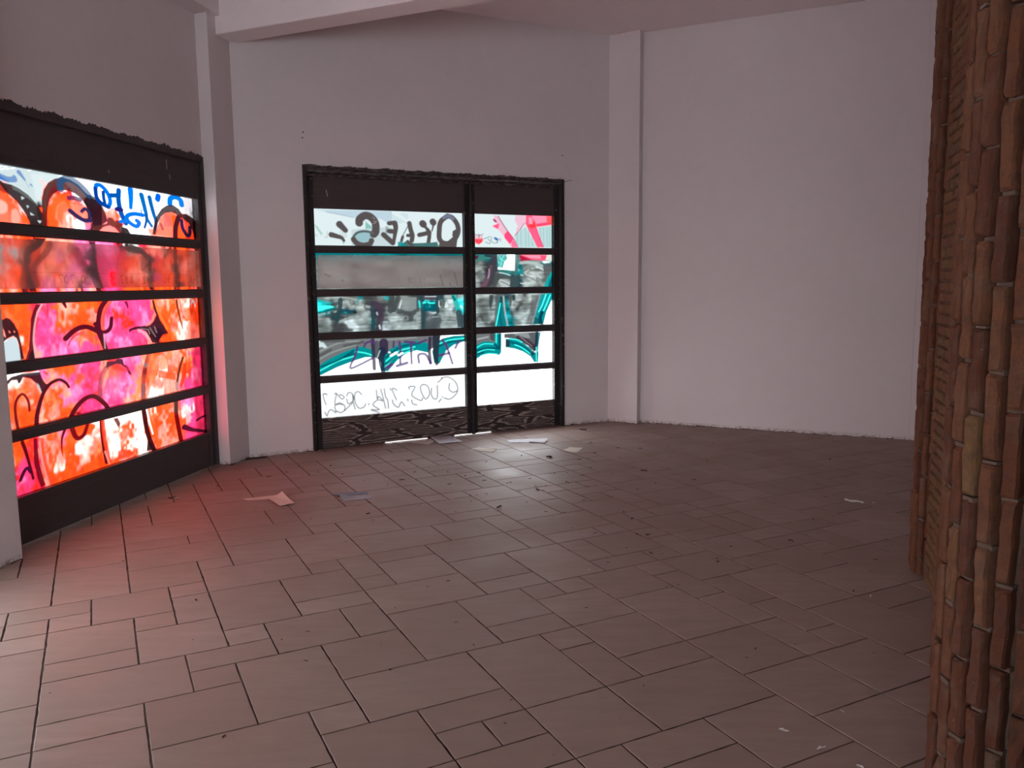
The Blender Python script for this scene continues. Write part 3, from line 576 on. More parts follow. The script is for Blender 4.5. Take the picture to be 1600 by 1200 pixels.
c.poly([(170, 420), (230, 400), (270, 490), (250, 560), (210, 500)], (130, 26, 26), .95, .8); c.stroke([(-10, 430), (0, 620), (30, 850), (70, 1060)], 42, (120, 12, 20)); c.stroke([(15, 440), (40, 700), (110, 1060)], 40, (246, 80, 36), .9); c.stroke([(45, 900), (110, 1080)], 16, (252, 200, 180), .8)
c.stroke([(610, 290), (630, 440), (660, 600), (710, 760), (760, 880)], 52, (96, 22, 20)); c.poly([(665, 740), (720, 780), (770, 870), (650, 900)], (50, 20, 26), .98, .8)
c.stroke([(680, 270), (720, 450), (780, 640), (840, 820)], 30, (244, 120, 44), .85); c.stroke([(650, 280), (690, 460), (740, 640)], 16, 'W', .8)
c.stroke([(1080, 180), (1080, 320), (1110, 520), (1150, 730)], 48, (150, 12, 14)); c.stroke([(1080, 180), (1080, 300)], 44, (90, 60, 50), .9); c.stroke([(1125, 170), (1145, 400), (1200, 700)], 30, (244, 110, 60), .85)
c.stroke([(1380, 440), (1450, 395), (1530, 360)], 24, (130, 14, 70)); c.stroke([(1200, 540), (1320, 580), (1530, 605)], 60, (110, 12, 50), w1=30)
c.poly([(230, 890), (330, 870), (480, 900), (400, 990), (240, 1020)], (244, 84, 30), .9, 3); c.poly([(1200, 250), (1290, 240), (1290, 460), (1230, 500)], (252, 236, 236), .8, 4)
for i in range(22):
    x = 300 + (i * 137) % 1000; y = 330 + (i * 89) % 300; c.stroke([(x, y), (x + 8 - (i * 5) % 18, y + 70)], 5, (90, 60, 40), .35)
GLASS1 = C1.a.copy()

# ------------------------------------------------------------------ far gate graffiti
b1_g = -.43 * SC
C2 = Canvas(G2, U2a, U2b, Z2[4] - PH2 - .02, Z2[0] + .02, .006)
rows2 = {
 2: ['D G g g g G G T D D G G D G G D D D D t g G g T g', 'C C T D g g g g D V V D D G G D t C C t G w G C g', 'c c T D T t t g g D V D g D G G G t t t G w G C D',
     'g G D t D G G G g D V G g g D G g D w D g g g D t', 'G G g D G w g g G T D D g g g G g D G D g G g D t', 'G G G D D g w g g D V w g g g g g D D D g g g D t'],
}
def seg(px0, px1):                 # keep a wash within one leaf
    pass
C2.a[:] = 3.6 / SKY; C2.a[:int((Z2[4] - C2.z0) / C2.res) + 3] = 1.5 / SKY
C2.a[:int((Z2[4] - C2.z0) / C2.res) + 3, int((b1_g - C2.u0) / C2.res):] = 10.0 / SKY
FULLW = ['W ' * 39]
full = []
# row 3 (both leaves): 38 columns of 10 px from x=495
r3 = ['D G g g g G G T D D G G D G G D D D D t g G g T g g g G D t G g D g g G c c c',
      'C C T D g g g g D V V D D G G D t C C t G w G C g G G G g t T g D G g G g c c W',
      'c c T D T t t g g D V D g D G G G t t t G w G C D g G G g D T g D G G g D c T W',
      'g G D t D G G G g D V G g g D G g D w D g g g D t g G G g t c D g g G G G T T W',
      'G G g D G w g g G T D D g g g G g D G D g G g D t G D G g T c T g g g G D T T W',
      'G G G D D g w g g D V w g g g g g D D D g g g D t g g G D T c T g w g w D T C W']
C2.wash(r3, 495, 10, Z2[2], Z2[2] - PH2, amp=(.35, .6))
r2 = ['T T T T T T T T T T T T T T T T T T T T T T T T T T T T V T C W T R P p W W W', 'G G G G G G G G G G G G G G G G G G G G G G G G D G G D V T C W T G g g T T G',
      'G G G G G G G G G G G G G G G G G G G G G G G G D g g D V T C W T G G G G G G', 'G G G G G G G G G G G G G G G G G G G G G G G G G G G V D D T T T G g g G G T',
      'G G G G G G G G G G G G G G G G G G G G G G G G D g G V D D G D t g g g G c T', 'G G G G G G G G G G G G G G G G G G G G G G G G D g V D D g g D t g g G G c T']
C2.wash(r2, 495, 10, Z2[1], Z2[1] - PH2, amp=(.3, .5))
C2.wash(['w ' * 39, 'w ' * 39, 'w ' * 39, 'w ' * 39], 495, 10, Z2[0], Z2[0] - PH2)
C2.vary(Z2[2] - PH2, Z2[1], 45, 4, 1.5, 31); C2.vary(Z2[2] - PH2, Z2[1], 14, 9, .9, 37)
c = C2.at(490, 455, 12.8)
DT, DG, VV, LG = (46, 78, 84), (74, 80, 80), (76, 66, 78), (178, 190, 186)
for q, w_ in (([(620, 180), (900, 260), (1180, 330)], 60), ([(640, 220), (880, 330), (1150, 420)], 50), ([(560, 620), (760, 540), (1000, 520), (1160, 560)], 60), ([(130, 480), (300, 440), (480, 410)], 46), ([(420, 130), (640, 130), (900, 170)], 36)): c.stroke(q, w_, LG, .75, dry=.35)
c.stroke([(110, 190), (300, 240), (500, 260)], 70, (0, 190, 190), .8, w1=30); c.poly([(100, 290), (400, 290), (440, 320), (250, 370), (110, 410)], (80, 232, 226), .95, 1.5); c.stroke([(110, 440), (300, 400), (470, 340)], 36, (0, 130, 130), .9)
c.stroke([(400, 270), (520, 240)], 70, DG, .9); c.stroke([(570, 180), (560, 330), (500, 590)], 95, DT, .95, w1=70); c.stroke([(600, 390), (700, 420), (810, 410)], 70, (30, 84, 100), .95); c.stroke([(640, 425), (690, 435)], 26, (30, 170, 165), .9); c.stroke([(855, 425), (865, 425)], 62, (30, 46, 44), .95)
c.poly([(440, 640), (660, 650), (740, 760), (820, 760), (820, 810), (440, 830)], (74, 76, 78), .85, 3); c.poly([(700, 670), (850, 625), (900, 690), (850, 755), (740, 730)], 'w', .9, 1.2); c.poly([(880, 600), (1120, 590), (1000, 650), (900, 640)], LG, .9, 2)
c.stroke([(1195, 340), (1230, 520), (1220, 790)], 80, DT, .9); c.stroke([(1290, 270), (1380, 400), (1340, 760)], 130, VV, .85, 3); c.stroke([(1300, 430), (1310, 470)], 30, 'w', .7); c.stroke([(1350, 690), (1365, 750)], 36, 'w', .9); c.poly([(1400, 110), (1600, 110), (1560, 200), (1480, 170)], (0, 186, 190), .9, 1.5)
c = C2.at(610, 455, 12.8)
c.stroke([(60, 120), (40, 390)], 120, DG, .9, 2); c.stroke([(190, 120), (110, 380)], 90, DG, .9); c.stroke([(260, 180), (215, 340)], 30, 'w', .85); c.poly([(210, 360), (250, 450), (300, 430), (350, 440), (400, 520), (420, 600), (480, 600), (500, 500), (560, 430), (620, 400), (600, 120), (530, 120), (560, 360), (470, 400), (330, 400), (280, 380)], DG, .85, 2)
c.poly([(250, 120), (560, 120), (560, 340), (470, 390), (330, 390), (270, 300)], (150, 162, 158), .8, 2)
c.stroke([(650, 110), (690, 320), (700, 740)], 90, DT, .92); c.poly([(690, 100), (1040, 100), (1030, 150), (960, 180), (760, 190), (690, 150)], (88, 78, 88), .95, 1.5); c.stroke([(730, 108), (960, 108)], 16, 'w', .9); c.poly([(690, 190), (950, 190), (950, 400), (700, 400)], (0, 96, 110), .95, 1.5)
c.stroke([(700, 235), (740, 225)], 34, (80, 226, 220)); c.stroke([(790, 225), (840, 240), (920, 238)], 26, (80, 226, 220)); c.stroke([(820, 290), (835, 320)], 26, (40, 170, 170)); c.stroke([(980, 130), (985, 420)], 60, DT, .9); c.poly([(845, 430), (960, 420), (960, 440), (860, 490)], 'w', .95, 1)
c.poly([(740, 420), (1050, 480), (1040, 740), (720, 750)], (84, 94, 98), .8, 3); c.stroke([(880, 520), (1010, 510)], 20, LG, .8); c.stroke([(1010, 200), (1015, 300), (1040, 325)], 20, 'w', .9); c.poly([(1150, 215), (1215, 300), (1170, 345), (1120, 325)], 'w', .95, 1)
c.stroke([(1310, 105), (1360, 250), (1400, 410)], 95, (40, 200, 192), .95); c.stroke([(1290, 105), (1330, 170)], 50, (0, 110, 100), .9); c.stroke([(1410, 430), (1450, 720)], 120, (62, 84, 90), .9); c.stroke([(1450, 300), (1480, 340)], 40, 'w', .8)
for q in ([(1080, 560), (1200, 550), (1340, 560)], [(1080, 620), (1300, 610)], [(1060, 730), (1250, 740), (1450, 735)], [(20, 560), (300, 540)], [(20, 700), (300, 650), (640, 620)], [(200, 760), (420, 690), (640, 680)]): c.stroke(q, 26, LG, .8, dry=.3)
GR = (92, 84, 84); GR2 = (104, 96, 94)
c = C2.at(485, 315, 12.31)
c.poly([(150, 150), (900, 160), (1600, 170), (1600, 460), (1400, 330), (1200, 300), (870, 300), (560, 240)], (190, 212, 226), .8, 2); c.stroke([(330, 190), (600, 240), (860, 300)], 10, (120, 140, 160), .7, smooth=False)
c.poly([(1090, 370), (1220, 480), (1220, 560), (1090, 545)], (140, 200, 186), 1, 1); c.poly([(820, 530), (1600, 480), (1600, 860), (820, 850)], (205, 222, 224), .9, 2); c.poly([(870, 640), (960, 570), (1150, 580), (1210, 680), (1100, 790), (960, 780)], (160, 198, 204), 1, 1)
for i in range(16): c.stroke([(100 + (i * 37) % 130, 440 + (i * 53) % 200), (120 + (i * 37) % 130, 460 + (i * 53) % 200)], 26, (150, 206, 180), .5)
c.stroke([(590, 430), (640, 480), (705, 545)], 135, GR, w1=100); c.stroke([(430, 630), (540, 660), (630, 690), (675, 745)], 105, GR, w1=55)
for x in (610, 650, 690, 720): c.stroke([(x, 560), (x, 680)], 7, GR, .7)
c.stroke([(670, 750), (668, 800)], 14, GR); c.stroke([(350, 560), (350, 680)], 9, (140, 140, 140), .8); c.stroke([(300, 670), (350, 690)], 14, (190, 185, 185), .8)
c.stroke([(970, 400), (980, 330), (1080, 260), (1190, 290), (1280, 400), (1290, 560), (1250, 620)], 150, GR); c.stroke([(970, 420), (975, 480)], 30, GR, w1=8)
c.stroke([(1240, 600), (1100, 565), (960, 580), (880, 640), (850, 720)], 46, (90, 104, 104)); c.stroke([(860, 720), (930, 800), (1050, 835), (1170, 810), (1210, 745)], 105, GR)
for q in ([(1230, 290), (1270, 330)], [(1250, 370), (1310, 380)], [(1240, 420), (1290, 400)]): c.stroke(q, 9, (190, 190, 185), .8)
c.stroke([(1440, 630), (1530, 710), (1620, 790)], 100, GR)
c = C2.at(605, 315, 12.31)
for i in range(60): c.stroke([(100 + (i * 61) % 330, 210 + (i * 37) % 190), (112 + (i * 61) % 330, 222 + (i * 37) % 190)], 9, (140, 180, 190), .6)
c.poly([(0, 460), (60, 480), (0, 700)], GR, .5, 1)
c.stroke([(180, 410), (200, 500), (180, 640), (160, 790)], 110, GR, w1=60); c.stroke([(70, 410), (160, 400)], 85, GR); c.stroke([(70, 560), (160, 570)], 90, GR); c.stroke([(-20, 650), (60, 710), (150, 780)], 80, GR)
c.stroke([(462, 410), (490, 540), (520, 640), (510, 740)], 90, GR); c.stroke([(430, 470), (340, 640)], 16, GR); c.stroke([(335, 670), (310, 750)], 55, GR); c.stroke([(430, 645), (530, 640)], 65, GR)
c.stroke([(720, 415), (732, 430)], 135, GR); c.stroke([(915, 380), (925, 395)], 125, GR); c.stroke([(820, 540), (850, 630), (830, 790)], 75, GR); c.stroke([(655, 635), (770, 610), (850, 590)], 85, GR); c.stroke([(760, 470), (850, 570)], 60, GR); c.stroke([(930, 430), (900, 560)], 40, GR, w1=24)
c.poly([(380, 760), (560, 795), (860, 785), (1000, 770), (1040, 890), (240, 875)], (74, 122, 118), 1, 1); c.poly([(240, 770), (330, 760), (380, 860), (240, 870)], (0, 150, 150), .95, 2); c.stroke([(430, 760), (520, 850)], 60, GR)
c.stroke([(1200, 265), (1070, 380), (1040, 560), (1050, 720), (1150, 800), (1300, 760), (1400, 600), (1390, 440), (1300, 310), (1200, 265)], 95, GR)
c.stroke([(1130, 300), (1210, 265), (1300, 320)], 70, (120, 128, 150), .9); c.poly([(1060, 730), (1200, 760), (1330, 650), (1400, 640), (1370, 890), (1020, 890)], GR, 1, 1); c.poly([(1300, 560), (1370, 520), (1400, 700), (1290, 660)], GR, 1, 1)
# right leaf, top row
c = C2.at(735, 325, 10.667)
PK = (238, 92, 140)
c.poly([(780, 470), (950, 300), (1150, 650), (800, 650)], (196, 226, 224), .95, 1.5); c.poly([(1140, 320), (1420, 270), (1420, 660), (1260, 650)], (196, 226, 224), .95, 1.5)
for x in (820, 880, 960, 1010, 1070, 1210, 1260, 1320, 1360): c.stroke([(x, 330), (x + 5, 640)], 16, (160, 200, 206), .7)
c.poly([(1140, 90), (1140, 640), (1000, 380)], 'W', 0, 1)
c.poly([(420, 110), (510, 130), (560, 220), (660, 370), (760, 500), (840, 650), (720, 655), (600, 470), (500, 350)], (250, 196, 214), .95, 1); c.poly([(600, 440), (660, 370), (760, 510), (700, 600), (610, 500)], (232, 66, 128), .95, 1); c.poly([(400, 290), (520, 250), (500, 350), (440, 320)], (222, 80, 140), .95, 1)
c.stroke([(430, 190), (460, 220)], 34, (190, 40, 110)); c.stroke([(500, 130), (580, 260), (660, 380), (760, 510), (830, 650)], 16, (150, 40, 100), .8); c.poly([(720, 560), (760, 530), (830, 650), (730, 655)], (240, 120, 160), .95, 1)
c.poly([(790, 110), (980, 120), (960, 230), (880, 330), (780, 450), (830, 300), (780, 200)], (252, 196, 216), .9, 2); c.stroke([(940, 250), (870, 350), (780, 460)], 14, (180, 80, 130), .8)
c.poly([(970, 105), (1060, 105), (1110, 200), (1140, 310), (1260, 650), (1160, 655), (1060, 450), (960, 260)], PK, .97, 1); c.poly([(990, 290), (1140, 190), (1140, 310), (1060, 340)], (240, 60, 60), .9, 2)
c.poly([(1060, 105), (1410, 120), (1400, 270), (1140, 310), (1110, 200)], (246, 150, 184), .95, 1); c.poly([(1130, 260), (1390, 220), (1400, 275), (1150, 310)], (236, 60, 100), .9, 2); c.poly([(1310, 130), (1410, 130), (1400, 260), (1310, 220)], (246, 90, 80), .9, 2); c.poly([(1010, 150), (1070, 160), (1080, 260), (1020, 260)], (248, 180, 200), .8, 2)
c.stroke([(1130, 320), (1190, 480), (1260, 650)], 14, (150, 50, 90), .8); c.stroke([(960, 250), (1060, 450), (1160, 650)], 12, (160, 50, 90), .6)
c.poly([(105, 500), (240, 500), (240, 560), (180, 605), (120, 580)], (232, 40, 70), .95, 1.5); c.poly([(100, 440), (240, 440), (240, 510), (110, 510)], (248, 190, 200), .8, 2)
for q in ([(110, 430), (180, 450), (250, 430)], [(180, 430), (180, 600)], [(230, 500), (250, 540)], [(290, 560), (350, 590), (370, 560), (330, 510)], [(260, 510), (370, 470)], [(400, 480), (380, 530), (430, 580), (490, 560), (470, 490)], [(480, 520), (530, 510), (540, 550)], [(480, 580), (500, 540)]): c.stroke(q, 11, (70, 110, 130), .8)
c.stroke([(450, 500), (480, 520)], 40, (0, 100, 190), .9)
# right leaf, second row
c = C2.at(735, 390, 10.667)
c.poly([(90, 85), (480, 85), (380, 150), (160, 190), (100, 180)], (60, 136, 128), .95, 1); c.poly([(80, 95), (180, 95), (150, 160), (80, 160)], (90, 24, 60), .95, 1); c.stroke([(290, 95), (400, 110)], 40, (40, 50, 70), .9)
c.poly([(400, 85), (500, 85), (480, 300), (440, 450), (360, 625), (200, 625), (330, 400), (370, 200)], (66, 68, 76), .9, 1.5); c.poly([(370, 260), (400, 260), (360, 480), (300, 620), (190, 620), (300, 480)], (130, 90, 100), .7, 2); c.stroke([(345, 320), (350, 400), (330, 480)], 14, (200, 190, 195), .8)
c.poly([(490, 80), (780, 80), (770, 350), (600, 330), (500, 330)], 'W', 1, 1); c.poly([(490, 80), (640, 80), (660, 150), (610, 200), (580, 310), (490, 290)], (0, 158, 158), .95, 1)
for q in ([(520, 110), (560, 200), (540, 280)], [(600, 100), (560, 160), (610, 190)], [(500, 200), (540, 240)]): c.stroke(q, 14, (120, 220, 214), .8)
c.poly([(780, 75), (860, 75), (830, 300), (820, 620), (740, 620), (770, 400)], (70, 124, 122), .95, 1); c.poly([(500, 330), (770, 345), (770, 420), (700, 400), (510, 370)], (56, 116, 110), .95, 1); c.stroke([(520, 380), (620, 400), (710, 430)], 14, 'w')
c.poly([(450, 420), (710, 440), (720, 500), (540, 480), (450, 600), (400, 620)], (78, 84, 84), .9, 1.5); c.poly([(530, 490), (620, 510), (700, 560), (690, 620), (560, 620), (520, 560)], (196, 206, 204), .9, 1.5); c.stroke([(540, 530), (620, 560), (690, 600)], 14, (90, 96, 96), .9)
c.poly([(700, 430), (860, 430), (850, 620), (700, 620)], (60, 78, 82), .9, 1.5)
c.poly([(850, 80), (1400, 80), (1400, 190), (850, 190)], (80, 140, 136), 1, 1); c.poly([(860, 90), (1330, 90), (1330, 140), (1260, 180), (1100, 165), (900, 190), (860, 150)], (236, 90, 130), 1, 1); c.poly([(850, 90), (900, 90), (1000, 140), (1080, 170), (880, 195)], (150, 20, 60), .9, 1.5); c.poly([(900, 90), (1200, 90), (1220, 150), (1050, 140)], (250, 170, 195), .9, 2); c.poly([(1320, 85), (1420, 85), (1420, 190), (1290, 175)], (240, 240, 232), 1, 1)
c.stroke([(880, 220), (1000, 210), (1110, 230), (1240, 275)], 50, (188, 204, 200), .9); c.stroke([(1140, 290), (1190, 300), (1260, 335)], 24, 'w', .9); c.poly([(1250, 250), (1400, 240), (1400, 420), (1290, 500), (1260, 360)], (92, 96, 98), .85, 2)
for q in ([(1010, 340), (950, 380), (980, 420), (1050, 430)], [(1080, 390), (1100, 470)], [(1110, 400), (1120, 490)], [(1150, 400), (1210, 470)], [(880, 420), (920, 430)], [(1000, 480), (1120, 540)], [(880, 560), (1000, 590)]): c.stroke(q, 22, (210, 216, 212), .85)
c.stroke([(1400, 400), (1340, 520), (1290, 620)], 60, (0, 170, 165), .95); c.poly([(1400, 430), (1420, 430), (1420, 620), (1330, 620)], (20, 70, 84), .95, 1)
# right leaf, third row
c = C2.at(735, 450, 10.667)
c.poly([(355, 115), (425, 115), (410, 240), (370, 370), (345, 240)], (56, 76, 80), .95, 1); c.poly([(480, 110), (590, 110), (600, 640), (430, 640), (440, 420)], (92, 110, 112), .8, 1.5); c.poly([(530, 140), (580, 150), (600, 400), (620, 640), (450, 640), (480, 420)], (0, 140, 144), .95, 1)
c.stroke([(540, 250), (510, 400), (465, 630)], 18, (90, 230, 224), .9); c.stroke([(550, 260), (530, 480), (560, 620)], 20, (0, 90, 120), .8); c.poly([(535, 140), (580, 150), (570, 250), (525, 250)], (40, 60, 66), .9, 1); c.stroke([(590, 140), (610, 360), (660, 630)], 26, (196, 206, 204), .85)
c.poly([(690, 115), (740, 115), (720, 300), (690, 320)], (84, 88, 90), .9, 1); c.poly([(735, 115), (785, 115), (780, 210), (740, 215)], (24, 66, 72), .95, 1); c.poly([(1060, 110), (1200, 110), (1070, 610), (960, 610), (1030, 380)], (98, 102, 104), .75, 3)
c.poly([(1215, 100), (1400, 95), (1390, 220), (1310, 400), (1260, 605), (1080, 610), (1150, 350)], (0, 164, 168), .97, 1); c.stroke([(1300, 110), (1240, 280), (1180, 400)], 16, (110, 236, 232), .9); c.stroke([(1370, 120), (1310, 270), (1260, 380)], 16, (110, 236, 232), .9); c.stroke([(1205, 110), (1130, 380), (1075, 600)], 16, (160, 170, 180), .9)
c.poly([(1210, 380), (1270, 390), (1230, 500), (1250, 605), (1170, 605), (1180, 480)], (0, 64, 80), .95, 1.5); c.poly([(1400, 200), (1420, 200), (1420, 605), (1260, 605), (1310, 400)], 'W', 1, 1.5); c.poly([(1110, 480), (1190, 520), (1170, 605), (1090, 605)], (20, 100, 104), .9, 1.5)
# fourth row, left leaf
Z3b = Z2[3]
c = C2.at(495, 520, 6.667)
c.poly([(0, 40), (1320, 10), (1290, 120), (1190, 190), (1060, 140), (950, 150), (800, 230), (700, 330), (620, 240), (480, 220), (400, 240), (200, 310), (30, 420)], (128, 130, 128), 1, 1); c.poly([(30, 80), (80, 100), (130, 160), (110, 170), (60, 150), (35, 160)], 'w', 1, 1)
for q in ([(40, 200), (250, 110), (460, 90)], [(40, 280), (200, 200), (420, 130)], [(600, 80), (850, 70), (1060, 50)]): c.stroke(q, 16, (170, 174, 170), .8)
for q in ([(60, 90), (300, 90)], [(300, 140), (500, 100)], [(50, 240), (160, 180)]): c.stroke(q, 26, (84, 84, 84), .7)
TQ = (0, 158, 160)
c.poly([(35, 350), (120, 290), (260, 220), (400, 165), (500, 145), (640, 200), (640, 260), (520, 262), (400, 300), (220, 370), (60, 450), (35, 450)], TQ, 1, 1)
c.poly([(680, 400), (700, 260), (790, 170), (900, 110), (1060, 85), (1180, 110), (1190, 215), (1060, 188), (960, 215), (860, 290), (760, 410)], TQ, 1, 1)
c.poly([(1260, 110), (1330, 60), (1440, 35), (1570, 25), (1570, 90), (1450, 130), (1370, 190), (1300, 330), (1240, 320), (1220, 200)], TQ, 1, 1)
for q in ([(50, 400), (240, 300), (400, 250)], [(420, 200), (520, 215), (600, 240)], [(740, 300), (860, 200), (1040, 150)], [(720, 370), (840, 260), (1020, 180)], [(1290, 120), (1400, 80), (1560, 60)]): c.stroke(q, 14, (90, 226, 220), .8)
for q in ([(60, 360), (240, 290), (400, 190)], [(300, 260), (400, 220)], [(740, 260), (900, 150), (1100, 110)], [(740, 330), (900, 220)], [(1280, 150), (1400, 100), (1560, 80)]): c.stroke(q, 20, (0, 76, 96), .75)
VD = (64, 50, 78)
c.stroke([(600, 80), (610, 240), (618, 380)], 40, VD, .95); c.stroke([(715, 110), (715, 190)], 95, VD, .95); c.stroke([(700, 190), (690, 300), (710, 410)], 80, (34, 52, 76), .95, w1=46); c.stroke([(640, 100), (650, 260)], 36, (90, 96, 100), .9); c.stroke([(675, 190), (650, 260)], 10, 'w', .8)
c.stroke([(1200, 60), (1195, 200), (1205, 320)], 36, VD, .95); c.stroke([(1265, 60), (1260, 200), (1270, 330)], 84, (46, 50, 66), .95, w1=36)
PU = (98, 62, 128)
for q, w_ in (([(440, 155), (410, 260), (370, 340), (375, 375), (480, 330), (600, 268)], 25), ([(510, 150), (530, 110), (590, 95), (620, 120)], 22), ([(820, 95), (818, 155)], 22), ([(880, 100), (890, 200), (888, 320)], 26), ([(855, 350), (960, 318)], 34), ([(940, 98), (1040, 105)], 26), ([(1000, 110), (1008, 325)], 26), ([(1085, 315), (1080, 235), (1150, 228), (1190, 290), (1210, 320)], 28), ([(1080, 110), (1160, 80)], 22), ([(1330, 80), (1380, 160), (1435, 325)], 26), ([(1300, 240), (1400, 215)], 28), ([(1500, 95), (1465, 160)], 28), ([(745, 370), (800, 335)], 36)): c.stroke(q, w_, PU, .93)
for i in range(12): c.stroke([(770 + (i * 31) % 140, 205 + (i * 23) % 40), (780 + (i * 31) % 140, 212 + (i * 23) % 40)], 12, 'W', .9)
# fifth row, left leaf: thin pen scribble
c = C2.at(495, 580, 6.53)
for q in ([(80, 245), (95, 235), (120, 245), (80, 240), (90, 300), (110, 350)], [(95, 425), (120, 465), (130, 430), (160, 400), (210, 430), (200, 380), (210, 350), (290, 350), (300, 400), (260, 430), (210, 410)], [(195, 240), (215, 235), (200, 340), (250, 330), (285, 350)], [(220, 240), (270, 290), (295, 270), (260, 245), (245, 260)], [(320, 260), (340, 225), (380, 240), (390, 300), (340, 340), (320, 290)], [(380, 250), (390, 330), (408, 395)], [(300, 410), (380, 330)],
          [(475, 245), (440, 215), (405, 240), (410, 330), (450, 385), (500, 370), (515, 340)], [(545, 335), (548, 350)], [(625, 200), (635, 290), (650, 265), (690, 310), (640, 300), (590, 350), (655, 400), (570, 400), (655, 430)], [(670, 190), (690, 260), (720, 385)], [(705, 185), (720, 270), (740, 300), (750, 385)], [(765, 180), (775, 200)], [(835, 200), (800, 180), (790, 200), (830, 300)], [(790, 300), (800, 340), (850, 375), (880, 320), (915, 360)], [(945, 290), (950, 310)],
          [(965, 190), (960, 165), (1020, 165), (990, 230), (1000, 265), (1080, 305), (1100, 280)], [(985, 300), (1000, 340), (1040, 350)], [(1080, 200), (1080, 160), (1110, 140), (1155, 165), (1170, 240), (1130, 290), (1090, 230), (1080, 200)], [(1190, 180), (1190, 250), (1220, 290), (1250, 270), (1250, 150)], [(1300, 265), (1305, 270)], [(1290, 75), (1360, 65), (1430, 110), (1460, 180), (1440, 240), (1380, 290), (1320, 280)], [(1375, 130), (1370, 190), (1410, 220), (1455, 205)], [(1300, 80), (1255, 120)], [(1290, 290), (1265, 320)]): c.stroke(q, 11, (104, 98, 92), .85, .6)
c.poly([(1300, 40), (1540, 30), (1540, 120), (1420, 110)], (252, 250, 232), .4, 6)
# fourth row, right leaf
c = C2.at(735, 510, 10.667)
c.poly([(90, 110), (450, 100), (440, 300), (300, 300), (200, 320), (100, 380)], (128, 130, 128), 1, 1); c.stroke([(150, 220), (240, 200), (330, 180)], 26, (200, 204, 200), .8); c.poly([(360, 120), (450, 115), (440, 260), (370, 220)], (80, 84, 84), .9, 1.5)
c.poly([(110, 340), (220, 270), (320, 250), (440, 280), (440, 120), (560, 115), (555, 440), (520, 490), (440, 470), (380, 470), (250, 480), (160, 540), (110, 560)], TQ, 1, 1)
for q in ([(140, 360), (260, 300), (430, 300)], [(160, 440), (300, 390), (440, 400)], [(470, 130), (470, 280)], [(200, 500), (340, 460), (480, 470)]): c.stroke(q, 14, (90, 230, 224), .8)
for q in ([(140, 410), (300, 370), (480, 370)], [(160, 470), (250, 440)], [(525, 130), (520, 380)], [(440, 300), (520, 380)]): c.stroke(q, 34, (0, 76, 98), .8)
c.poly([(600, 125), (1180, 90), (1180, 300), (1150, 420), (1060, 400), (1000, 330), (860, 260), (780, 230), (660, 200), (600, 200)], (104, 106, 108), 1, 1); c.poly([(720, 120), (1000, 100), (1040, 200), (900, 200)], (170, 176, 172), .8, 2); c.stroke([(840, 190), (960, 240), (1080, 330)], 70, (66, 44, 62), .85)
for i in range(14): c.stroke([(860 + (i * 37) % 200, 170 + (i * 29) % 160), (880 + (i * 37) % 200, 190 + (i * 29) % 160)], 10, (180, 150, 165), .8)
c.poly([(620, 210), (800, 210), (900, 270), (1020, 350), (1100, 440), (1180, 430), (1170, 605), (1100, 605), (1040, 510), (920, 430), (780, 380), (620, 355)], TQ, 1, 1); c.poly([(630, 220), (700, 240), (700, 340), (625, 350)], (40, 50, 66), .9, 2)
for q in ([(700, 210), (820, 230), (900, 270)], [(780, 310), (900, 360), (1040, 460)]): c.stroke(q, 18, (90, 230, 224), .85)
c.stroke([(720, 270), (860, 310), (1000, 400), (1080, 480)], 34, (0, 86, 106), .8); c.poly([(1130, 95), (1220, 95), (1180, 300), (1160, 600), (1120, 480), (1140, 300)], (0, 130, 136), .95, 1.5); c.stroke([(1150, 110), (1130, 320), (1080, 460)], 46, (34, 44, 66), .85); c.stroke([(1140, 350), (1140, 580)], 12, (120, 232, 226), .9)
for x in (1250, 1290, 1330, 1350): c.stroke([(x, 110), (x, 200)], 9, (200, 206, 206), .7)

# ------------------------------------------------------------------ the two gates
def gate(name, pl, u0, u1, leaves, Zt, PH, canvas, label, groups, pmats):
    g = empty(name, pl.P((u0 + u1) / 2, 0, 0)); tag(g, label, 'gate', kind='structure')
    zb_ = Zt[4] - PH
    for i, (a, b, ga, gb, gap0) in enumerate(leaves):
        if gap0 > .01:            # strips added to cut the daylight slit under the leaf
            sa, sb = ((a, a + (b - a) * .42), (a + (b - a) * .80, b - .06))[0 if i == 0 else 1] if i == 0 else (a + .25, b)
            m = MB(); m.box(pl, sa, sb, -.07, -.045, .001, gap0 + .002)
            if i == 0: m.box(pl, a + (b - a) * .70, a + (b - a) * .88, -.07, -.045, .001, gap0 + .002)
            m.build('gap_strip', M['steel'], g)
        # a,b leaf limits; ga,gb glass limits
        m = MB(); m.box(pl, a, ga, -.085, -.02, gap0, GT - .05); m.box(pl, gb, b, -.085, -.02, gap0, GT - .05)
        m.build('stile_frame', M['scuffed'] if name == 'door_2' else M['steel'], g, bevel=.003)
        m = MB(); m.box(pl, ga, gb, -.075, -.03, Zt[0], GT - .05); m.build('top_panel', pmats[0], g)
        m = MB(); m.box(pl, ga, gb, -.075, -.034, gap0, zb_ - .02); m.box(pl, ga, gb, -.078, -.022, zb_ - .02, zb_); m.build('bottom_panel', pmats[1], g)
        for k in range(4):
            m = MB(); m.box(pl, ga, gb, -.085, -.03, Zt[k + 1], Zt[k] - PH); m.box(pl, ga, gb, -.03, -.014, Zt[k + 1] + .012, Zt[k] - PH - .012)
            m.build('crossbar', M['steel'], g, bevel=.003)
        for k in range(5):
            o = canvas.sheet('glass_pane', ga - .004, gb + .004, Zt[k] - PH - .004, Zt[k] + .004, -.06, M['pane'], g); o['label'] = groups[i][k]
    return g
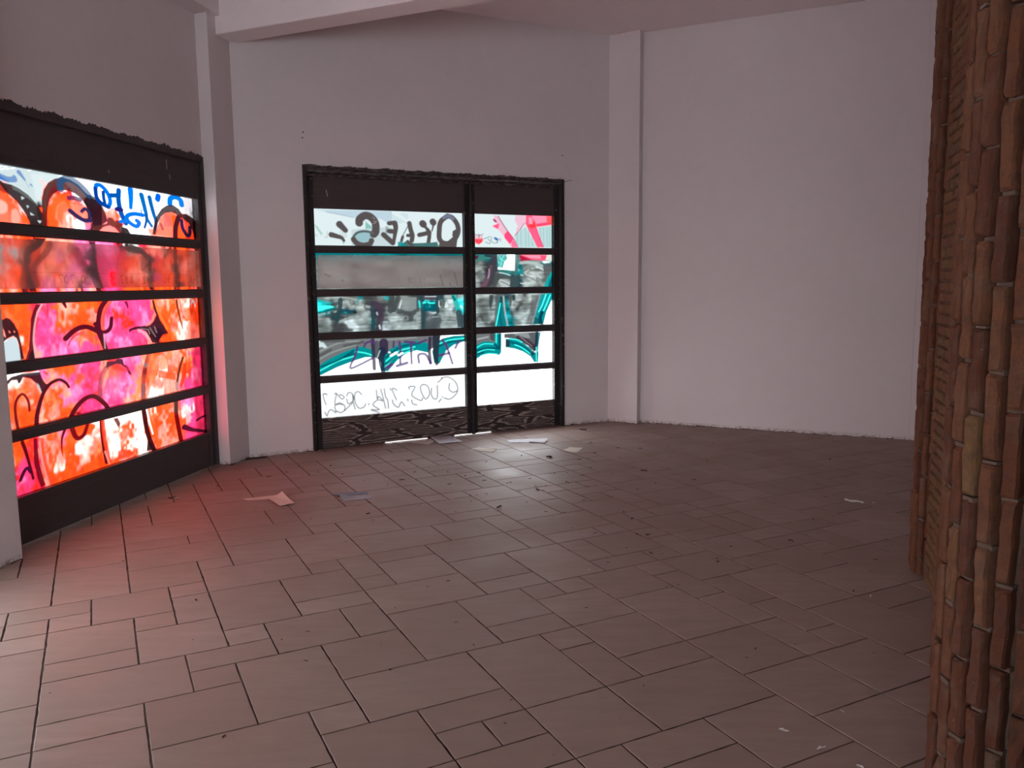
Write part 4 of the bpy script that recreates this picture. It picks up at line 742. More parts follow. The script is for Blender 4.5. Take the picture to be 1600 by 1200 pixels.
g1 = gate('door_1', G1, U1a, U1b, [(U1a + .03, U1b - .02, U1a + .09, -.011 * SC, .004)], Z1, PH1, C1,
          'black steel gate with glass panes sprayed orange and pink', [['top pane with blue lettering over orange bubbles', 'second pane behind the smoky banner', 'third pane, pink and orange with black outlines', 'fourth pane, orange and pink loops', 'bottom pane, orange mottled with white']], (M['panel'], M['panel']))
m = MB(); m.box(G1, U1a, U1a + .03, -.12, .004, 0, GT); m.box(G1, U1b - .022, U1b - .002, -.12, .012, 0, GT); m.box(G1, U1a, U1b, -.12, .002, GT - .05, GT)
m.build('outer_frame', M['steel'], g1, bevel=.003)
a1, b1_, c1_, d1_ = -1.9409 * SC, -.49 * SC, -.3795 * SC, .5094 * SC
g2 = gate('door_2', G2, U2a, U2b, [(U2a + .045, b1_ + .058, a1, b1_, .013), (b1_ + .070, U2b - .045, c1_, d1_, .013)], Z2, PH2, C2,
          'black steel double gate with glass panes sprayed grey and teal', [['wide top pane with thick grey mirrored letters', 'wide second pane behind the grey banner', 'wide third pane brushed grey with teal', 'wide fourth pane with teal arcs and purple letters', 'wide bottom pane with thin pen scribble'], ['narrow top pane with pink arm shapes', 'narrow second pane, grey and teal strokes', 'narrow third pane with teal wedge', 'narrow fourth pane with two teal arcs', 'narrow bottom pane, clear white']], (M['panel'], M['crust']))
m = MB(); m.box(G2, U2a, U2a + .04, -.12, .022, 0, GT); m.box(G2, U2b - .04, U2b, -.12, .022, 0, GT)
m.build('outer_frame', M['scuffed'], g2, bevel=.004)
m = MB()
for i, (z0, z1, ww) in enumerate(((GT - .02, GT, .03), (GT - .045, GT - .022, .018), (GT - .07, GT - .05, .01), (GT - .1, GT - .076, -.004))): m.box(G2, U2a + .04, U2b - .04, -.1, ww, z0, z1)
m.build('header_trim', M['toptrim'], g2, bevel=.003)
m = MB(); m.box(G2, b1_ + .05, b1_ + .066, -.03, .012, .01, GT - .1); m.box(G2, b1_ + .072, b1_ + .086, -.03, .004, .01, GT - .1)
m.build('meeting_strip', M['scuffed'], g2, bevel=.002)

for gg, pl_, q in ((g1, G1, [(264.5, 249), (265.5, 264)]), (g1, G1, [(269.5, 272), (270.5, 280)]), (g1, G1, [(175, 266), (175.6, 270)]), (g2, G2, [(510.5, 296), (513, 307)])):
    uz_ = pl_.uz(q); m = MB(); du = .0035
    m.hexa([pl_.P(uz_[1][0] - du, -.0302, uz_[1][1]), pl_.P(uz_[1][0] + du, -.0302, uz_[1][1]), pl_.P(uz_[1][0] + du, -.0288, uz_[1][1]), pl_.P(uz_[1][0] - du, -.0288, uz_[1][1]),
            pl_.P(uz_[0][0] - du, -.0302, uz_[0][1]), pl_.P(uz_[0][0] + du, -.0302, uz_[0][1]), pl_.P(uz_[0][0] + du, -.0288, uz_[0][1]), pl_.P(uz_[0][0] - du, -.0288, uz_[0][1])])
    m.build('scratch_mark', M['pale'], gg)  # pale slivers laid on the panels as scratch marks
# ragged paint edge along the gate heads, screw plugs, wire
rr = random.Random(3)
def ragged(pl, u0, u1, z, amp, name, par):
    m = MB(); n = int((u1 - u0) / .012); pts = []
    for i in range(n + 1):
        u = u0 + (u1 - u0) * i / n; pts.append((u, z + max(0, amp * (.5 + .5 * math.sin(u * 9) * math.sin(u * 23 + 1)) + rr.gauss(0, amp * .25))))
    for (ua_, za), (ub_, zb2) in zip(pts[:-1], pts[1:]):
        m.hexa([pl.P(ua_, 0, z - .03), pl.P(ub_, 0, z - .03), pl.P(ub_, .003, z - .03), pl.P(ua_, .003, z - .03), pl.P(ua_, 0, za), pl.P(ub_, 0, zb2), pl.P(ub_, .003, zb2), pl.P(ua_, .003, za)])
    m.build(name, M['panel'], par)
ragged(G1, U1a, U1b - .02, GT, .022, 'paint_edge', g1); ragged(G2, U2a, U2b, GT, .016, 'paint_edge', g2)
def disc(pl, u, z, r, name, mat):
    m = MB(); n = 10; a = [pl.P(u + r * math.cos(6.283 * i / n), .0005, z + r * math.sin(6.283 * i / n)) for i in range(n)]; b = [pl.P(u + r * .8 * math.cos(6.283 * i / n), .004, z + r * .8 * math.sin(6.283 * i / n)) for i in range(n)]
    m.add(a + b, [tuple(range(n, 2 * n)), tuple(range(n))[::-1]] + [(i, (i + 1) % n, n + (i + 1) % n, n + i) for i in range(n)]); return m.build(name, mat, origin=tuple(pl.P(u, 0, z)))
M['dark'] = m_simple('dark_plastic', (.02, .016, .015), (.04, .03, .03), 40)
for (x, y, lb) in ((473.4, 206.5, 'dark wall plug, upper of two above the far gate\'s left corner'), (472.6, 215.3, 'dark wall plug, lower of two above the far gate\'s left corner'), (878.8, 243, 'dark wall plug above the far gate\'s right corner')):
    u, z = G2.uz([(x, y)])[0]; tag(disc(G2, u, z, .0075, 'wall_plug', M['dark']), lb, 'wall plug')
m = MB(); pa = [G2.P(*q) for q in ((U2b - .02, .02, GT - .03), (U2b + .05, .03, GT - .012), (U2b + .1, .04, GT))]
for a, b in zip(pa[:-1], pa[1:]):
    d = (b - a).normalized(); s_ = d.orthogonal().normalized() * .003; t_ = d.cross(s_)
    m.add([a + s_, a + t_, a - s_, a - t_, b + s_, b + t_, b - s_, b - t_], [(0, 1, 5, 4), (1, 2, 6, 5), (2, 3, 7, 6), (3, 0, 4, 7), (0, 3, 2, 1), (4, 5, 6, 7)])
m.build('wire_end', M['dark'], g2)

# ------------------------------------------------------------------ translucent rental banners hung inside the second glass row
FONT = {'T': [[(0, 1), (1, 1)], [(.5, 1), (.5, 0)]], 'n': [[(0, .65), (0, 0)], [(0, .5), (.4, .68), (.8, .5), (.8, -.25)]], 'L': [[(.45, 1), (0, 0)], [(.3, .65), (.8, 0)]], '.': [[(.2, 0), (.3, .05)]], '0': [[(.5, 1), (.05, .7), (.05, .3), (.5, 0), (.95, .3), (.95, .7), (.5, 1)]], '1': [[(.2, .8), (.6, 1), (.6, 0)]],
 '2': [[(0, .8), (.5, 1), (.9, .7), (0, 0), (1, 0)]], '3': [[(0, .9), (.6, 1), (.85, .75), (.4, .52), (.9, .28), (.5, 0), (0, .1)]], '4': [[(.8, 0), (.8, 1), (0, .3), (1, .3)]], '6': [[(.85, 1), (.2, .6), (.05, .25), (.5, 0), (.9, .25), (.5, .5), (.1, .35)]], '7': [[(0, 1), (.95, 1), (.35, 0)]],
 '8': [[(.5, .53), (.1, .78), (.5, 1), (.9, .78), (.5, .53), (.05, .25), (.5, 0), (.95, .25), (.5, .53)]], '9': [[(.9, .65), (.5, .5), (.1, .75), (.5, 1), (.9, .75), (.7, .2), (.3, 0)]], 'E': [[(1, 1), (0, 1), (0, 0), (1, 0)], [(0, .5), (.8, .5)]], 'N': [[(0, 0), (0, 1), (1, 0), (1, 1)]], 'O': [[(.5, 1), (0, .7), (0, .3), (.5, 0), (1, .3), (1, .7), (.5, 1)]],
 'I': [[(.5, 0), (.5, 1)]], 'K': [[(0, 0), (0, 1)], [(1, 1), (0, .45), (1, 0)]], 'A': [[(0, 0), (.5, 1), (1, 0)], [(.2, .35), (.8, .35)]], 'Z': [[(0, 1), (1, 1), (0, 0), (1, 0)]]}
def write(cv, text, u, z, h, wd, c, alpha, w_m):      # read from the street: mirrored when seen from inside, so it runs towards smaller u
    for ch in text:
        for st in FONT.get(ch, []):
            q = np.array([(u - x * wd, z + y * h) for x, y in st]); q = (q - [cv.u0, cv.z0]) / cv.res
            r = w_m / cv.res / 2; R = r + 2; x0 = max(int(q[:, 0].min() - R), 0); x1 = min(int(q[:, 0].max() + R) + 2, cv.W); y0 = max(int(q[:, 1].min() - R), 0); y1 = min(int(q[:, 1].max() + R) + 2, cv.H)
            if x1 <= x0 or y1 <= y0: continue
            X, Y = np.meshgrid(np.arange(x0, x1), np.arange(y0, y1)); mm = np.zeros(X.shape)
            for a, b in zip(q[:-1], q[1:]):
                d = b - a; L = d @ d + 1e-9; t = np.clip(((X - a[0]) * d[0] + (Y - a[1]) * d[1]) / L, 0, 1); D = np.hypot(X - a[0] - t * d[0], Y - a[1] - t * d[1]); mm = np.maximum(mm, np.clip(r - D + .5, 0, 1))
            mm = (mm * alpha)[..., None]; sl = cv.a[y0:y1, x0:x1]; sl[:] = sl * (1 - mm) + np.array(c) * mm
        u -= wd * 1.4
M['film1'] = m_banner('smoky_film', .18, (.28, .25, .24), (.13, .24, .23))
M['film2'] = m_banner('opaque_grey_film', .05, (.42, .37, .36), (.75, .68, .66))
B1 = Canvas(G1, U1a, U1b, Z1[1] - PH1, Z1[1] + .01, .0045)
B1.a[:] = .93; B1.vary(Z1[1] - PH1, Z1[1], 30, 60, .35, 5)
zt1, zb1 = Z1[1] - .022, Z1[1] - PH1 + .022
um = -.03
write(B1, 'TnL. 10.90', um - .03, zb1 + .035, .062, .042, (.5, .42, .42), .8, .009); write(B1, '462  897', um - .75, zb1 + .035, .062, .042, (.5, .42, .42), .8, .009); write(B1, '0 707', um - 1.62, zb1 + .035, .062, .042, (.5, .42, .42), .8, .009)
write(B1, 'ENOIKIAZETAI', um - .12, zb1 + .14, .15, .12, (.74, .66, .66), .45, .018)
for (ua_, ub_) in ((-2.2, -1.6), (-1.5, -.9), (-.7, -.2)):
    jz = int((zb1 + .115 - B1.z0) / B1.res); B1.a[jz:jz + 1, int((ua_ - B1.u0) / B1.res):int((ub_ - B1.u0) / B1.res)] *= .72
uu, zz = G1.uz([(180.5, 436)])[0]; bm1 = B1.sheet('banner', U1a + .1, um - .0, zb1, zt1, lambda u, z: -.028 + .004 * np.sin(u * 5) + .003 * np.sin(u * 13 + z * 9), M['film1'], None)
tag(bm1, 'smoky see-through rental banner with mirrored phone number on the orange gate', 'banner')
# bright figure cut through the film
M['redfilm'] = m_banner('pink_red_sticker', .3, (.7, .1, .12), (2.0, .32, .38))
Bs = Canvas(G1, uu - .08, uu + .08, zz - .09, zz + .09, .0045); Bs.a[:] = 1
m = MB()
for a, b in ((( -.8, .85), (.5, 1)), ((.5, 1), (.7, .5)), ((.7, .5), (-.2, .1)), ((-.2, .1), (.7, -.2)), ((.7, -.2), (.5, -.9)), ((.5, -.9), (-.2, -.6)), ((-.2, -.6), (-.8, -1))):
    pa, pb = np.array(a) * [-.034, .05], np.array(b) * [-.034, .05]; d = (pb - pa) / np.linalg.norm(pb - pa); nn = np.array([-d[1], d[0]]) * .013; pa = pa - d * .008; pb = pb + d * .008
    P4 = [pa - nn, pb - nn, pb + nn, pa + nn]; m.hexa([G1.P(uu + p[0], -.0185, zz + p[1]) for p in P4] + [G1.P(uu + p[0], -.0175, zz + p[1]) for p in P4])
so = m.build('sticker', M['redfilm'], origin=tuple(G1.P(uu, -.018, zz)))
ca = so.data.color_attributes.new('paint', 'FLOAT_COLOR', 'POINT'); ca.data.foreach_set('color', [1.0] * (4 * len(so.data.vertices)))
tag(so, 'small bright pink-red digit sticker on the smoky rental banner', 'sticker')
B2_ = Canvas(G2, U2a, U2b, Z2[1] - PH2, Z2[1] + .01, .006); B2_.a[:] = .95
B2_.vary(Z2[1] - PH2, Z2[1], 22, 14, .28, 8)
zt2, zb2_ = Z2[1] - .02, Z2[1] - PH2 + .014
write(B2_, 'ENOIKIAZETAI', b1_ - .1, zb2_ + .14, .13, .085, (1., .98, .95), .35, .016); write(B2_, '13  7', b1_ - .48, zb2_ + .045, .05, .03, (.3, .27, .27), .7, .006); write(B2_, '1', a1 + .3, zb2_ + .07, .01, .05, (.2, .17, .17), .9, .006)
B2_.at(490, 390, 6.53)
for q in ([(1300, 260), (1340, 390)], [(1450, 240), (1485, 390)], [(1400, 340), (1415, 390)], [(120, 250), (180, 275)]): B2_.stroke(q, 12, 'W', .5)
bm2 = B2_.sheet('banner', a1 + .022, b1_ - .022, zb2_, zt2, lambda u, z: -.028 + .003 * np.sin(u * 6 + 1) + .003 * np.sin(u * 17 + z * 12), M['film2'], None)
tag(bm2, 'opaque grey-brown paper banner taped across the far gate\'s second row', 'banner')
bo = None
for o in (bm1, bm2):              # origin on the banner itself
    me = o.data; n = len(me.vertices); a = np.zeros(n * 3, np.float32); me.vertices.foreach_get('co', a); a = a.reshape(-1, 3); mid = a.mean(0); me.vertices.foreach_set('co', (a - mid).ravel()); o.location = tuple(float(v) for v in mid); me.update()
# tape strips holding the smoky banner (clear tape, right end)

# ------------------------------------------------------------------ brick columns and the brick wall between them
rb = random.Random(8)
class BR:
    def __init__(s): s.v = []; s.f = []; s.t = []
    def brick(s, org, ex, ey, ez, L, Wd, D, tone):    # rounded rough brick: ez long axis (L), ex face width (Wd), ey outward (D)
        nx_, nz_ = 4, 9; base = len(s.v); sd = rb.uniform(0, 50)
        idx = {}
        xs = [-.5, -.38, 0, .38, .5]; zs = [-.5, -.46, -.3, -.15, 0, .15, .3, .46, .5]
        for i, x in enumerate(xs):
            for k, z in enumerate(zs):
                edge = max(abs(x) - .38, 0) / .12; ed2 = max(abs(z) - .46, 0) / .04; drop = min(1.2, math.hypot(edge, ed2)) * .010
                n1 = noise.noise(Vector((x * 4 + sd, z * 14, sd))) * .007; n2 = noise.noise(Vector((x * 2, z * 11 + sd, 3))) * .007 * (1 if abs(x) > .3 else .3)
                p = org + ex * (x * Wd + n2) + ez * (z * L + n1 * .5) + ey * (D - drop + n1); idx[(i, k)] = len(s.v); s.v.append(tuple(p))
        ni, nk = len(xs), len(zs)
        for i in range(ni - 1):
            for k in range(nk - 1): s.f.append((idx[(i, k)], idx[(i + 1, k)], idx[(i + 1, k + 1)], idx[(i, k + 1)]))
        ring = [(i, 0) for i in range(ni)] + [(ni - 1, k) for k in range(1, nk)] + [(i, nk - 1) for i in range(ni - 2, -1, -1)] + [(0, k) for k in range(nk - 2, 0, -1)]
        b0 = len(s.v)
        for (i, k) in ring: s.v.append(tuple(Vector(s.v[idx[(i, k)]]) - ey * (D + .012)))
        n = len(ring)
        for a in range(n): s.f.append((idx[ring[a]], b0 + a, b0 + (a + 1) % n, idx[ring[(a + 1) % n]]))
        s.t += [tone] * (len(s.v) - base)
    def build(s, name, mat, parent=None):
        me = bpy.data.meshes.new(name); v = s.v
        if parent is not None: v = [(a[0] - parent.location[0], a[1] - parent.location[1], a[2]) for a in v]
        me.from_pydata(v, [], s.f); me.update(); at_ = me.attributes.new('tone', 'FLOAT', 'POINT'); at_.data.foreach_set('value', s.t)
        bm = bmesh.new(); bm.from_mesh(me); bmesh.ops.recalc_face_normals(bm, faces=bm.faces[:]); bm.to_mesh(me); bm.free()
        me.materials.append(mat); o = bpy.data.objects.new(name, me); col.objects.link(o)
        if parent is not None: o.parent = parent
        return o
def column(cx, cy, R, label, n=27, z0=0.0, phase=0):
    root = empty('brick_column', (cx, cy, 0)); tag(root, label, 'column', kind='structure')
    b = BR(); mo = MB()
    mo.prism([(cx + (R - .042) * math.cos(6.2832 * i / 54), cy + (R - .042) * math.sin(6.2832 * i / 54)) for i in range(54)], 0, H)
    Wd = 2 * math.pi * R / n; BL = .25
    for i in range(n):
        a = 6.2832 * (i + phase) / n; er = Vector((math.cos(a), math.sin(a), 0)); et = Vector((-math.sin(a), math.cos(a), 0)); ez = Vector((0, 0, 1))
        off = (i % 2) * .125 + rb.uniform(-.02, .02); z = z0 - off; dd = rb.uniform(-.004, .004)
        while z < H:
            L = BL - .012 + rb.uniform(-.006, .006); zc0, zc1 = max(z, z0 + rb.uniform(0, .02)), min(z + L, H)
            if zc1 - zc0 > .03:
                o = Vector((cx, cy, (zc0 + zc1) / 2)) + er * (R - .034)
                tilt = rb.gauss(0, .012); e2 = (ez + et * tilt).normalized()
                b.brick(o, et, er, e2, zc1 - zc0, Wd - .023 + rb.uniform(-.004, .003), .034 + dd + rb.uniform(-.003, .004), rb.random() if rb.random() < .12 else rb.uniform(.1, .55))
            zz_ = z + L + .006                       # mortar lump at the end joint
            if zz_ < H and zz_ > z0:
                h = rb.uniform(.004, .008); w_ = Wd * rb.uniform(.3, .5); dp = .026 + rb.uniform(-.008, .013)
                c_ = Vector((cx, cy, zz_)) + er * (R - .043); pts = []
                for zz2 in (-h, h):
                    for (sx1, sy1) in ((-1, 0), (1, 0), (.9, 1), (-.9, 1)): pts.append(c_ + et * sx1 * w_ * .92 + er * sy1 * dp + ez * (zz2 + rb.uniform(-.002, .002)))
                mo.hexa(pts)
            z += BL
    b.build('brick_facing', M['brick'], root); 
    o = mo.build('mortar_core', M['mortar'], root); return root
column(1.632, 2.398, .30, 'near brick column with upright bricks, cropped by the right edge', 29, phase=.35)
column(2.69, 4.69, .30, 'farther brick column with upright bricks, half hidden behind the near one', 29)
# linking wall, bricks laid flat in courses
P1 = np.array([2.40, 4.58]); P2 = np.array([1.80, 2.72]); Lw = np.linalg.norm(P2 - P1); dw = (P2 - P1) / Lw; nw = np.array([dw[1], -dw[0]])
if nw[0] > 0: nw = -nw
root = empty('brick_wall', (P1[0], P1[1], 0)); tag(root, 'narrow strip of flat-laid brick wall between the two brick columns', 'wall', kind='structure')
b = BR(); mo = MB(); Nv = Vector((nw[0], nw[1], 0)); Dv = Vector((dw[0], dw[1], 0)); Zv = Vector((0, 0, 1))
q = [P1 - nw * .012, P2 - nw * .012, P2 - nw * .25, P1 - nw * .25]; mo.prism([tuple(x) for x in q], 0, H)
zc = .03; r = 0
while zc < H - .03:
    t = -(r % 2) * .125
    while t < Lw:
        a0, a1_ = max(t, 0), min(t + .238, Lw)
        if a1_ - a0 > .03:
            o = Vector((P1[0], P1[1], zc)) + Dv * ((a0 + a1_) / 2) - Nv * .01
            b.brick(o, Zv, Nv, Dv, a1_ - a0, .053, .014 + rb.uniform(-.001, .0015), rb.uniform(.5, .9))
        t += .25
    zc += .06; r += 1
b.build('brick_facing', M['brick'], root); mo.build('mortar_bed', M['mortar'], root)

w = MB(); w.prism([(1.2, 1.76), (1.42, 2.12), (1.95, 2.12), (1.95, -4.4), (1.2, -4.4)], 0, H); tag(w.build('brick_shade_wall', M['brick']), kind='structure')  # unseen wall added to shade the near column's camera side
# ------------------------------------------------------------------ loose papers on the floor
M['paper'] = m_simple('white_paper', (.62, .62, .66), (.74, .74, .78), 6, .7, .2, .0005)
M['paper_cream'] = m_simple('cream_paper', (.64, .60, .5), (.72, .68, .58), 6, .7, .2, .0005)
M['paper_pink'] = m_simple('aged_paper', (.56, .46, .4), (.66, .55, .48), 6, .7, .2, .0005)
M['paper_blue'] = m_simple('printed_leaflet', (.10, .11, .17), (.24, .26, .33), 10, .6, .3, .0005)
M['paper_grey'] = m_simple('grey_leaflet', (.24, .26, .29), (.36, .38, .41), 10, .6, .3, .0005)
M['ink'] = m_simple('faded_ink', (.16, .16, .22), (.3, .3, .38), 60)
def paper(pts, mat, label, z=.001, curl=.006, lines=0, seed=0, name='paper_sheet', cat='paper'):
    q = [on_floor(x, y) for x, y in pts]; n = 8; r_ = random.Random(seed); v = []; f = []
    cc = sum(q, Vector()) / 4; cs = r_.randint(0, 3)
    def P(i, j, dz=0):
        u, w_ = i / n, j / n; p = q[0].lerp(q[1], u).lerp(q[3].lerp(q[2], u), w_)
        du = [(u, w_), (1 - u, w_), (1 - u, 1 - w_), (u, 1 - w_)][cs]; h = curl * max(0, 1 - (du[0] + du[1]) * 1.1) ** 2 * 3 + .0016 * (1 + math.sin(u * 5 + seed) * math.sin(w_ * 4))
        return p + Vector((0, 0, z + h + dz)) - cc
    for dz in (0, .0012):
        for j in range(n + 1):
            for i in range(n + 1): v.append(P(i, j, dz))
    m_ = (n + 1) ** 2
    for j in range(n):
        for i in range(n):
            a = j * (n + 1) + i; f += [(a, a + n + 1, a + n + 2, a + 1), (m_ + a, m_ + a + 1, m_ + a + n + 2, m_ + a + n + 1)]
    br = [i for i in range(n + 1)] + [j * (n + 1) + n for j in range(1, n + 1)] + [n * (n + 1) + i for i in range(n - 1, -1, -1)] + [j * (n + 1) for j in range(n - 1, 0, -1)]
    for a, b_ in zip(br, br[1:] + br[:1]): f.append((a, b_, m_ + b_, m_ + a))
    me = bpy.data.meshes.new(name); me.from_pydata([tuple(x) for x in v], [], f); me.update(); me.materials.append(mat)
    o = bpy.data.objects.new(name, me); col.objects.link(o); o.location = cc; tag(o, label, cat)
    if lines:
        for k in range(lines):
            mb = MB()
            j = 1.2 + k * 5.6 / lines; a0_, a1_ = 1.0, r_.uniform(4.5, 7)
            for i in range(6):
                x0_, x1_ = a0_ + (a1_ - a0_) * i / 6, a0_ + (a1_ - a0_) * (i + 1) / 6; hh = .22 if i % 2 else .1
                mb.v += [P(x0_, j, .0022), P(x0_, j + hh, .0022)]
            mb.v += [P(a1_, j, .0022), P(a1_, j + .22, .0022)]; mb.f += [(2 * q_, 2 * q_ + 2, 2 * q_ + 3, 2 * q_ + 1) for q_ in range(6)]
            ob = mb.build('printed_line', M['ink']); ob.parent = o
    return o
paper([(641, 692), (673, 686), (679, 690), (669, 695)], M['paper_pink'], 'pale sheet half under the lilac-white sheet by the far gate', seed=1, curl=0)
paper([(672, 685.3), (703, 682), (723, 691), (687, 694.3)], M['paper'], 'large lilac-white printed sheet against the foot of the far gate', z=.007, seed=2, lines=5)
paper([(792, 687.6), (828, 686), (827, 691.8), (796, 692)], M['paper'], 'left of two overlapping white sheets below the far gate\'s right leaf', seed=3, curl=0)
paper([(824, 686.6), (856, 688), (851, 693), (826, 691.4)], M['paper'], 'right of two overlapping white sheets below the far gate\'s right leaf', z=.007, seed=4)
paper([(735, 702), (748, 699.6), (777, 703), (770, 707)], M['paper_cream'], 'thin cream sheet on the floor in front of the far gate\'s centre', seed=5)
paper([(878.5, 706), (890, 699), (911.5, 700), (901, 707.5)], M['paper_cream'], 'rightmost cream sheet, lying alone on the tiles right of the far gate', seed=6)
paper([(379, 780), (441, 773), (433, 780), (386, 782)], M['paper_pink'], 'narrow aged strip of paper nearest the orange gate', seed=7, curl=0)
paper([(419, 780.5), (441, 774.5), (461, 787.6), (438, 792)], M['paper_pink'], 'aged rectangular sheet lying at an angle over the narrow strip', z=.007, seed=8, curl=.01)
paper([(517, 772), (571, 768), (576, 772), (527, 776.4)], M['paper_blue'], 'dark blue leaflet, rear one of two beside each other mid-floor', seed=9, curl=.004)
paper([(530, 777.6), (575, 772.6), (582, 778.6), (538, 784)], M['paper_grey'], 'grey leaflet just in front of the dark blue leaflet', seed=10, curl=.008)

# ------------------------------------------------------------------ dry leaves, scraps
def leaf_mesh(seed, kind):
    r_ = random.Random(seed); n = 9; v = []; f = []
    L = 1.0; W_ = r_.uniform(.22, .5)
    for i in range(n):
        t = i / (n - 1); wdt = W_ * math.sin(math.pi * min(max(t, .04), .96)) ** .8 * r_.uniform(.75, 1.15)
        for sgn in (-1, 0, 1):
            v.append((t - .5, sgn * wdt * .5 + .08 * math.sin(t * 3 + seed), .05 + .22 * abs(sgn) * r_.uniform(.3, 1) + .12 * math.sin(t * 5 + seed) ** 2))
    for i in range(n - 1):
        for k in range(2): a = i * 3 + k; f.append((a, a + 1, a + 4, a + 3))
    m_ = len(v); v += [(x, y, z - .05) for x, y, z in v]; f2 = [tuple(m_ + i for i in q[::-1]) for q in f]
    bd_ = [i * 3 for i in range(n)] + [(n - 1) * 3 + 1] + [i * 3 + 2 for i in range(n - 1, -1, -1)] + [1]
    side = [(a, m_ + a, m_ + b, b) for a, b in zip(bd_, bd_[1:] + bd_[:1])]
    me = bpy.data.meshes.new('dry_leaf'); me.from_pydata(v, [], f + f2 + side); me.update(); me.materials.append(M['pale'] if kind else M['leaf']); return me
LM = [leaf_mesh(i, 0) for i in range(7)]; PM = [leaf_mesh(20 + i, 1) for i in range(3)]
big_leaves = [  # x, y, length px, label
 (858, 715, 14, 'dark curled leaf in front of the rightmost cream sheet'), (517, 728, 8, 'dark crumb of leaf between the corner column and the far gate'), (628, 750, 8, 'dark leaf bit on the tiles below the far gate\'s left leaf'), (1006, 736, 11, 'dark leaf alone on the tiles below the wall pilaster'),
 (911, 672, 12, 'thin dark leaf beside the wall at the far gate\'s right'), (995, 835, 9, 'left of two dark leaves lying close together mid-floor'), (1012, 836, 10, 'right of two dark leaves lying close together mid-floor'), (987, 811, 7, 'dark round leaf crumb above the pair mid-floor'),
 (1017, 865, 12, 'dark leaf at a joint crossing left of two spots'), (1122, 878, 8, 'dark curled leaf near the centre right of the floor'), (270, 779, 13, 'dark leaf close to the foot of the orange gate'), (1180, 1014, 8, 'round dark crumb in the right foreground'), (916, 950, 6, 'small dark crumb centre foreground'), (1334, 924, 7, 'dark crumb left of the pale scrap near the brick columns'),
 (609, 1047, 8, 'dark twig bit on a joint in the foreground'), (478, 1033, 8, 'dark sliver on a large foreground tile'), (350, 1151, 9, 'black crumb nearest the lower left of the photo'), (307, 938, 9, 'thin dark sliver on a small tile left of centre'), (780, 793, 14, 'long dry leaf sliver mid-floor'), (840, 766, 10, 'dark leaf bit among scattered crumbs below the cream sheets'),
 (1236, 845, 10, 'dark leaf crumb two tiles left of the brick column'), (575, 803, 8, 'dark leaf bit just right of the grey leaflet')]
def leaf(x, y, L, me, name='dry_leaf', a=None):
    o = bpy.data.objects.new(name, me); col.objects.link(o); p = on_floor(x, y); s_ = L * p.length / FOC
    o.location = (p.x, p.y, .0005); o.scale = (s_, s_, s_ * .5); o.rotation_euler = (0, 0, rb.uniform(0, 6.28) if a is None else a); return o
for i, (x, y, L, lb) in enumerate(big_leaves): tag(leaf(x, y, L, LM[i % 7]), lb, 'leaf', 'larger dry leaves on the floor')
small = [(448, 738), (497, 738), (535, 741), (569, 752), (606, 758), (648, 738), (700, 738), (727, 744), (748, 739), (757, 751), (793, 755), (798, 754), (828, 748), (853, 759), (888, 755), (910, 743), (702, 757), (735, 774), (745, 774), (736, 784), (760, 772), (823, 785), (837, 760), (849, 766), (853, 800), (812, 768), (642, 766),
 (966, 700), (1000, 701), (1045, 697), (969, 716), (905, 718), (920, 717), (923, 731), (1048, 715), (885, 753), (919, 760), (957, 741), (1024, 755), (1085, 750), (1043, 733), (1105, 720), (1113, 693), (923, 692), (950, 689), (1290, 777), (1271, 812), (1322, 746), (1296, 718), (886, 739), (996, 765), (866, 740),
 (912, 782), (882, 801), (895, 825), (974, 800), (979, 856), (1041, 917), (1060, 914), (1142, 854), (1120, 873), (1368, 875), (540, 847), (486, 811), (583, 813), (667, 865), (700, 908), (668, 917), (618, 950), (713, 973), (740, 1008), (596, 1006), (481, 987), (440, 1000), (192, 877), (301, 1000), (78, 1083), (799, 1094), (789, 1130), (865, 1180), (1365, 1021), (1167, 1028), (1006, 1072), (949, 871), (1243, 1007), (950, 879), (1035, 866), (930, 833), (712, 800), (655, 790), (560, 790), (340, 760), (420, 745), (610, 705), (690, 712), (640, 720), (760, 722), (815, 712), (930, 708)]
MARKS = [(690, 688, 'lilac-white sheet'), (823, 689, 'two overlapping sheets'), (757, 703, 'thin cream sheet'), (895, 703, 'rightmost sheet'), (440, 783, 'angled sheet'), (545, 774, 'blue leaflet'), (1006, 736, 'leaf below the pilaster'), (1003, 836, 'pair of leaves'), (780, 793, 'long sliver'), (1122, 878, 'curled leaf'),
 (1350, 785, 'pale stick'), (1180, 1014, 'round crumb'), (916, 950, 'foreground crumb'), (609, 1047, 'foreground twig'), (307, 938, 'thin sliver'), (995, 662, 'wall pilaster'), (393, 714, 'corner column'), (628, 750, 'mid leaf bit'), (1236, 845, 'leaf near bricks'), (350, 1151, 'black crumb'), (740, 679, 'gate centre')]
MK = [(on_floor(x, y), n_) for x, y, n_ in MARKS]; used_ = set()
def where(p, mp):
    d = p - mp; return ('right of' if d.x > 0 else 'left of') if abs(d.x) > abs(d.y) else ('behind' if d.y > 0 else 'in front of')
for i, (x, y) in enumerate(small):
    o = leaf(x, y, rb.uniform(3.2, 7.0), LM[rb.randrange(7)], 'leaf_crumb'); p = on_floor(x, y)
    near = sorted(MK, key=lambda a: (a[0] - p).length)[:6]; lb = None
    for a in range(5):
        for b_ in range(a + 1, 6):
            l_ = 'tiny crumb %s the %s, %s the %s' % (where(p, near[a][0]), near[a][1], where(p, near[b_][0]), near[b_][1])
            if l_ not in used_ and len(l_.split()) <= 16: lb = l_; break
        if lb: break
    used_.add(lb); tag(o, lb or l_, 'leaf crumb', 'tiny leaf crumbs on the floor')
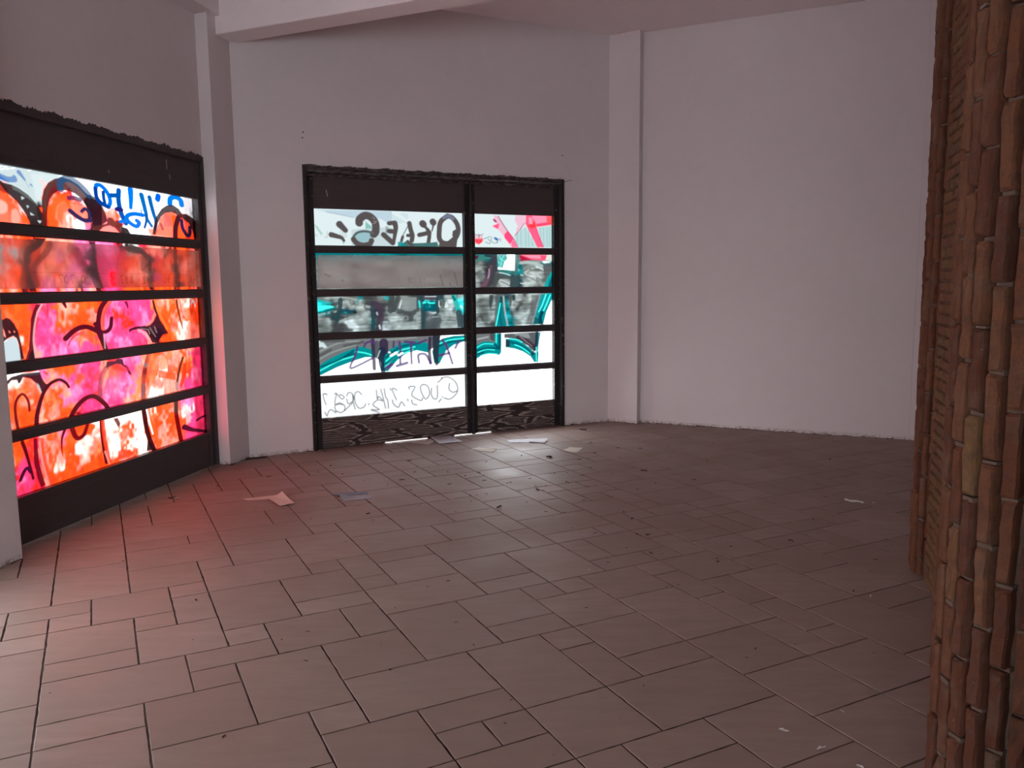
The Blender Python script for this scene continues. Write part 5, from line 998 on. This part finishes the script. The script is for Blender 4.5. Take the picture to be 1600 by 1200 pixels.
for i, (x, y, L, lb) in enumerate(((920.6, 891, 7, 'small pale pebble left of centre right floor'), (1360, 932, 10, 'pale scrap lying near the brick columns'), (1225, 1142, 16, 'pale flat scrap in the right foreground'), (1316, 1112, 8, 'small pale crumb right of the flat scrap'), (1283, 1170, 18, 'faint pale scrap beside a foreground joint'), (1344, 1199, 12, 'pale scrap at the very bottom edge'), (1334, 785, 26, 'thin pale stick on the floor near the far brick column'), (1365, 786, 8, 'pale bit at the end of the thin stick'), (276, 779, 10, 'pale scrap beside the dark leaf at the orange gate'))):
    o = leaf(x, y, L, PM[i % 3], 'pale_scrap', a=(-.5 if L == 26 else None)); tag(o, lb, 'scrap')
    if L == 26: o.scale.y *= .18
# dirt line where walls meet the floor
rd = random.Random(2)
def dirt(pa, pb, off=.012):
    pa, pb = Vector((*pa, 0)), Vector((*pb, 0)); L = (pb - pa).length; d = (pb - pa) / L; n_ = Vector((-d.y, d.x, 0)); n_ = n_ if n_.dot(Vector((0, 0, 0)) - pa) > 0 else -n_; t = 0
    while t < L - .02:
        l = rd.uniform(.02, .1); 
        if rd.random() < .62:
            w_, h = rd.uniform(.006, .02), rd.uniform(.003, .012); a = pa + d * t; b_ = pa + d * min(t + l, L)
            dm.hexa([a, b_, b_ + n_ * w_ * .5, a + n_ * w_, a + Vector((0, 0, h)), b_ + Vector((0, 0, h * .4)), b_ + n_ * .003 + Vector((0, 0, h * .3)), a + n_ * .004 + Vector((0, 0, h * .5))])
        t += l
DN = ['left pilaster', 'corner column side facing the orange gate', 'corner column front', 'wall between corner column and far gate', 'wall just right of the far gate', 'narrow wall pilaster', 'wide blank right wall']
jb2 = G1.P(pj - .45, wj, 0)
for _a, _b in (((jb2.x, jb2.y), jamb), (c0, c1), (c1, c2), (c2, tuple(G2.P(U2a, 0, 0))[:2]), (tuple(G2.P(U2b, 0, 0))[:2], cor), (cor, p1), (p2, wc)):
    dm = MB(); dirt(_a, _b); tag(dm.build('crumbled_dirt', M['leaf']), 'dark crumbled dirt along the foot of the ' + DN.pop(0), 'dirt', kind='stuff')
